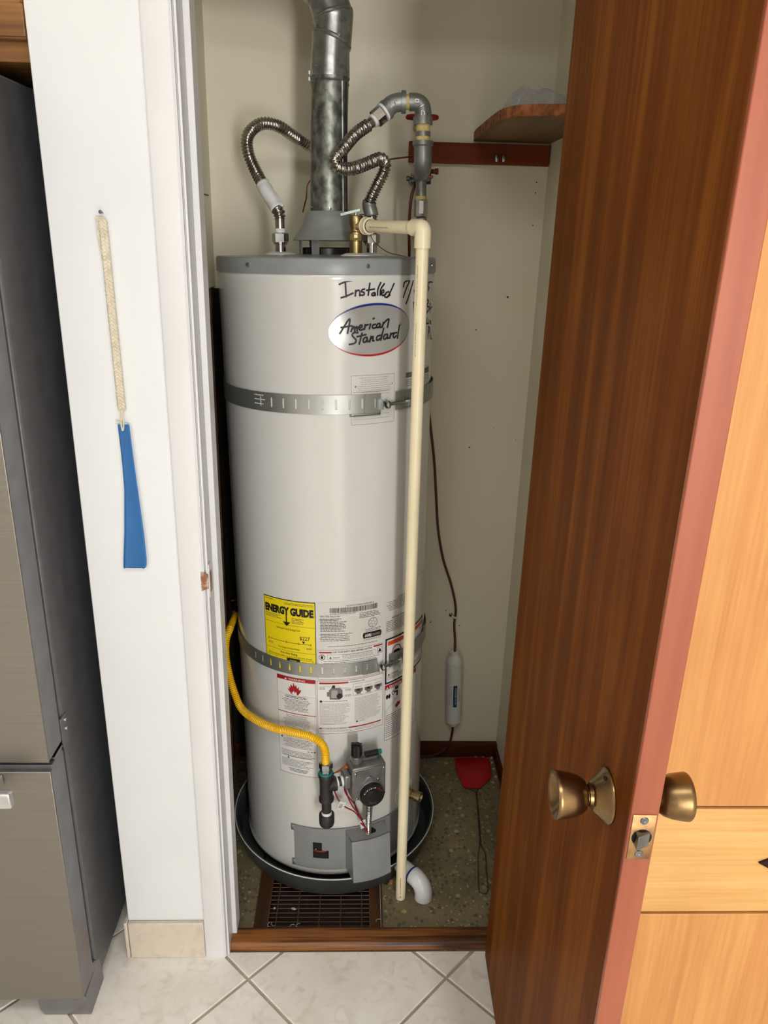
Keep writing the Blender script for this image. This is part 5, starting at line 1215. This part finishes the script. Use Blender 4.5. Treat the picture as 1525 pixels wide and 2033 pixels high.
MB().box(FX0+.002, FX1-.0005, 1.1130, 1.1600, .6050, .6140, MT['ss_edge']).build('drawer_top_lip', dr, bevel=.001)
hb = MB().box(-1.380, -.5620, 1.0440, 1.0580, .5790, .6090, MT['handle']).build('handle_bar', dr, bevel=.003)
for x in (-1.33, -.61): MB().box(x-.012, x+.012, 1.0570, 1.1020, .583, .603, MT['handle']).build('handle_post', hb, bevel=.002)
for x in (-1.000, -.942): MB().box(x-.011, x+.011, 1.0450, 1.0600, .75, 1.55, MT['handle']).build('handle_bar', fr, bevel=.003)
hg = MB().box(-.5185, -.5150, 1.1640, 1.1900, .6130, .6700, MT['ss_side']).box(-.560, -.5170, 1.1250, 1.1780, .6150, .6205, MT['steel']).build('hinge_bracket', fr, bevel=.001)
for z in (.650, .668): MB().lathe([(.0038, 0), (.0035, .002), (0, .0028)], MT['chrome'], axis_frame((-.5150, 1.1800, z-.008), (1, 0, 0)), seg=12).build('hinge_screw', hg)
MB().box(-1.40, -.63, 1.150, 1.180, .012, .070, MT['dark']).build('toe_grille', fr)
fc = MB().prism([(1.1250, .0), (1.2050, .0), (1.1950, .072), (1.1700, .0900), (1.1640, .0900), (1.1640, .070), (1.1080, .070), (1.1120, .030)], -.6100, -.5165, MT['ss_edge'], Matrix(((0, 0, 1, 0), (1, 0, 0, 0), (0, 1, 0, 0), (0, 0, 0, 1)))).build('foot_cover', fr, bevel=.002)

# ------------------------------------------------------------------ cabinet over the fridge
oc = thing('oak_wall_cabinet', 'oak cabinet above the refrigerator', 'cabinet', base=(-.95, 1.60, 1.710))
MB().box(-1.45, -.476, 1.3000, 1.900, 1.7100, 2.40, MT['oakcab']).build('cabinet_box', oc)
MB().box(-1.45, -.476, 1.2885, 1.2998, 1.7100, 1.7500, MT['oakcab']).build('face_rail', oc, bevel=.002)
for x0, x1 in ((-.955, -.478), (-1.446, -.961)):
    d = MB().box(x0, x1, 1.2690, 1.2880, 1.7390, 1.7810, MT['oakcab']).box(x0, x1, 1.2690, 1.2880, 2.30, 2.38, MT['oakcab']).box(x0, x0+.05, 1.2690, 1.2880, 1.7810, 2.30, MT['oakcab']).box(x1-.004, x1, 1.2690, 1.2880, 1.7810, 2.30, MT['oakcab']).build('cabinet_door', oc, bevel=.003)
    MB().box(x0, x1, 1.2725, 1.2880, 1.7360, 1.7500, MT['oakcab']).build('lower_moulding', d, bevel=.003)
    MB().box(x0+.045, x1-.003, 1.2750, 1.2850, 1.776, 2.31, MT['oakcab']).build('door_panel', d, bevel=.002)

# ------------------------------------------------------------------ golden tall cabinet right of the door
tc_ = thing('tall_cabinet', 'golden veneer tall cabinet with one drawer behind the open door', 'cabinet', base=(.80, 1.13, 0))
MB().box(.360, 1.25, 1.0200, 1.2550, .09, 2.38, MT['maple']).build('cabinet_body', tc_)
MB().box(.360, 1.25, 1.0700, 1.2500, .0, .09, MT['dark']).build('toe_kick', tc_)
MB().box(.362, 1.247, 1.0000, 1.0195, .6260, 2.37, MT['maple']).build('cabinet_door', tc_, bevel=.0015)
dw = MB().box(.362, 1.247, 1.0000, 1.0195, .4010, .6200, MT['maplex']).build('drawer_front', tc_, bevel=.0015)
MB().box(.362, 1.247, 1.0000, 1.0195, .0920, .3950, MT['maple']).build('cabinet_door', tc_, bevel=.0015)
pl = MB().prism([(-.115, 0), (-.095, .010), (-.060, .012), (.060, .012), (.095, .010), (.115, 0), (.095, -.012), (.060, -.008), (-.060, -.008), (-.095, -.012)], 0, .004, MT['pull'], axis_frame((.8005, 1.000, .5110), (0, -1, 0)) @ Matrix.Rotation(0, 4, 'Z')).build('drawer_pull', dw)
MB().tube([(.740, .998, .511), (.745, .975, .509), (.8065, .970, .506), (.868, .975, .509), (.873, .998, .511)], .005, MT['pull'], seg=12, step=.005).build('pull_bail', pl)

# ------------------------------------------------------------------ shoehorn on its braided cord
nl = thing('wall_nail', 'bent nail in the white wall holding the cord', 'nail', base=(-.3905, YW, 1.509))
MB().tube([(-.3905, YW+.005, 1.5080), (-.3907, YW-.012, 1.5095)], .0011, MT['steel'], seg=8, smooth=False).lathe([(.0028, 0), (.0028, .001), (0, .0014)], MT['steel'], axis_frame((-.3907, YW-.012, 1.5095), (0, -1, .1)), seg=12).build('nail_shank', nl)
MB().prism([(-.007, -.004), (.004, -.006), (.007, .002), (.001, .006), (-.006, .005)], 0, .0008, MT['trim'], axis_frame((-.390, YW, 1.508), (0, -1, 0))).build('plaster_chip', nl)
hn = thing('shoehorn', 'blue plastic shoehorn hanging on a cream braided cord', 'shoehorn', base=(-.388, 1.257, 1.18))
yc = YW-.0052
cord = [(-.3915, 1.5030), (-.3900, 1.4800), (-.3893, 1.4300), (-.3890, 1.3500), (-.3888, 1.2800), (-.3885, 1.2150)]
cm = MB(); r5 = random.Random(5)
nst = 62
for st in range(3):
    pts = []
    for i in range(nst*4+1):
        k = i/(nst*4); z = 1.4990+(1.2080-1.4990)*k; x = -.3905+(.0030)*k; ph = k*nst*.55*PI+st*2*PI/3
        pts.append((x+.0042*math.sin(ph), yc-.0018*math.sin(2*ph), z))
    cm.tube(pts, .0030, MT['yarn'], seg=8, smooth=False)
cm.build('braided_cord', hn)
ce = MB(); 
for k in range(7):
    x = -.3960+r5.uniform(-.003, .003); ce.tube([(-.3920+r5.uniform(-.002, .004), yc, 1.5000), (x, yc-.001, 1.495), (x-.001+r5.uniform(-.002, .002), yc, 1.4650+r5.uniform(-.01, .01)), (x+.003, yc, 1.4420+r5.uniform(-.006, .004))], .0012, MT['yarn'], seg=6, step=.004)
for k in range(6): ce.tube([(-.3915, yc-.001, 1.5000), (-.396+r5.uniform(-.005, .008), yc-.002, 1.5030), (-.3985+r5.uniform(-.003, .012), yc-.002, 1.4985+r5.uniform(-.003, .003))], .0010, MT['yarn'], seg=6, step=.003)
ce.build('cord_tassel', hn)
MB().tube([(-.3885, yc, 1.2110), (-.3895, yc-.001, 1.1950), (-.3900, yc-.003, 1.1840), (-.3880, yc-.0045, 1.1720), (-.3865, yc-.003, 1.1790), (-.3870, yc, 1.1980), (-.3878, yc, 1.2110)], .0013, MT['yarn'], seg=8, step=.002).tube([(-.389, yc, 1.1880), (-.3950, yc-.001, 1.1860), (-.398, yc-.002, 1.1890)], .0012, MT['yarn'], seg=6, step=.002).build('cord_loop', hn)
zs_ = [(1.1835, -.3945, -.3790), (1.1815, -.3960, -.3768), (1.1500, -.3950, -.3757), (1.1100, -.3945, -.3740), (1.0700, -.3950, -.3720), (1.0300, -.3985, -.3700), (.9900, -.4020, -.3682), (.9600, -.4055, -.3675), (.9400, -.4078, -.3674), (.9300, -.4088, -.3684), (.9255, -.4091, -.3700), (.9225, -.4090, -.3740)]
mb = MB(); vs_ = []; nn = 9
for z, x0, x1 in zs_:
    w = x1-x0; cur = .0008+.0022*max(0, (1.10-z)/.18)
    for i in range(nn):
        k = i/(nn-1); vs_.append((x0+w*k, 1.2562-.0016+cur*(1-(2*k-1)**2)*.9, z))
fs_ = [(j*nn+i, j*nn+i+1, (j+1)*nn+i+1, (j+1)*nn+i) for j in range(len(zs_)-1) for i in range(nn-1)]
mb.add(vs_, fs_, MT['blue']); mb.build('horn_blade', hn, solid=.0022)
er = MB(); oute = [(x0, z) for z, x0, x1 in zs_]+[(x1, z) for z, x0, x1 in reversed(zs_)]
er.tube([(x, 1.2556, z) for x, z in oute]+[(oute[0][0], 1.2556, oute[0][1])], .0008, MT['horn_edge'], seg=6, smooth=False); er.build('horn_rim', hn)

# ------------------------------------------------------------------ scraps on the closet floor
def scrap(name, label, cat, pts, h, m, loc, rz, group=None):
    root = MB().prism(pts, 0, h, m, inset=h*.25).build(name); root.location = loc; root.rotation_euler = (R_(4), R_(-3), R_(rz))
    return tag(root, label, cat, group)
scrap('wood_chip', 'tan wood chip beside the burner box on the grille frame', 'chip', [(-.006, -.004), (.003, -.006), (.007, .001), (.002, .007), (-.004, .004)], .004, MT['debriswood'], (.0990, 1.4560, .0012), 20)
scrap('wood_chip', 'small dark wood chip on the right frame board of the grille', 'chip', [(-.005, -.002), (.004, -.003), (.006, .002), (-.003, .003)], .003, MT['framew'], (.0873, 1.4512, .0032), 60)
scrap('paint_flake', 'white oval flake lying on the grille slats', 'flake', [(-.0065, -.001), (-.002, -.003), (.004, -.002), (.0065, .001), (.002, .0032), (-.004, .002)], .0015, MT['debris'], (-.1330, 1.3794, .0006), -25)
scrap('paint_flake', 'small white flake near the left edge of the grille', 'flake', [(-.003, -.002), (.002, -.002), (.003, .001), (-.001, .003)], .0015, MT['debris'], (-.1777, 1.3811, .0006), 30)
SH = ('pale curled shaving in the front left corner of the floor grille', 'second pale shaving from the left at the front of the grille', 'pale curled shaving at the front of the grille, left of its middle',
      'pale shaving lying just right of the flake at the grille front', 'thin pale shaving on the right frame board of the grille', 'tiny pale shaving on the speckled floor left of the discharge pipe foot')
for i, (x, y, rz) in enumerate(((-.1845, 1.3345, 80), (-.1760, 1.3360, 120), (-.1320, 1.3310, 10), (-.1190, 1.3330, 40), (.0642, 1.3448, 15), (.0824, 1.4090, 70))):
    pts = [(.0055*math.cos(R_(a)), .0035*math.sin(R_(a)), .0012+.0005*math.sin(R_(a*2))) for a in range(0, 220, 30)]
    o = MB().tube(pts, .0007, MT['debris'], seg=6, step=.002).build('wood_shaving'); o.location = (x, y, .0015); o.rotation_euler = (0, 0, R_(rz))
    tag(o, SH[i], 'shaving', 'pale wood shavings around the floor grille')
CR = ('plaster crumb behind the middle of the red swatter head', 'plaster crumb in the very back corner of the closet floor', 'plaster crumb just right of the top of the red swatter head',
      'plaster crumb beside the right edge of the red swatter head', 'plaster crumb by the right baseboard, nearest to the door', 'plaster crumb behind the right half of the red swatter head')
for i, (x, y, rz) in enumerate(((.3735, 1.9335, 30), (.4210, 1.9310, 80), (.4190, 1.9100, 10), (.4190, 1.880, 50), (.4195, 1.8450, 100), (.395, 1.9335, 65))):
    scrap('plaster_crumb', CR[i], 'crumb', [(-.004, -.003), (.003, -.004), (.005, .002), (-.002, .004)], .004, MT['debris'], (x, y, .0002), rz, 'plaster crumbs behind the fly swatter')
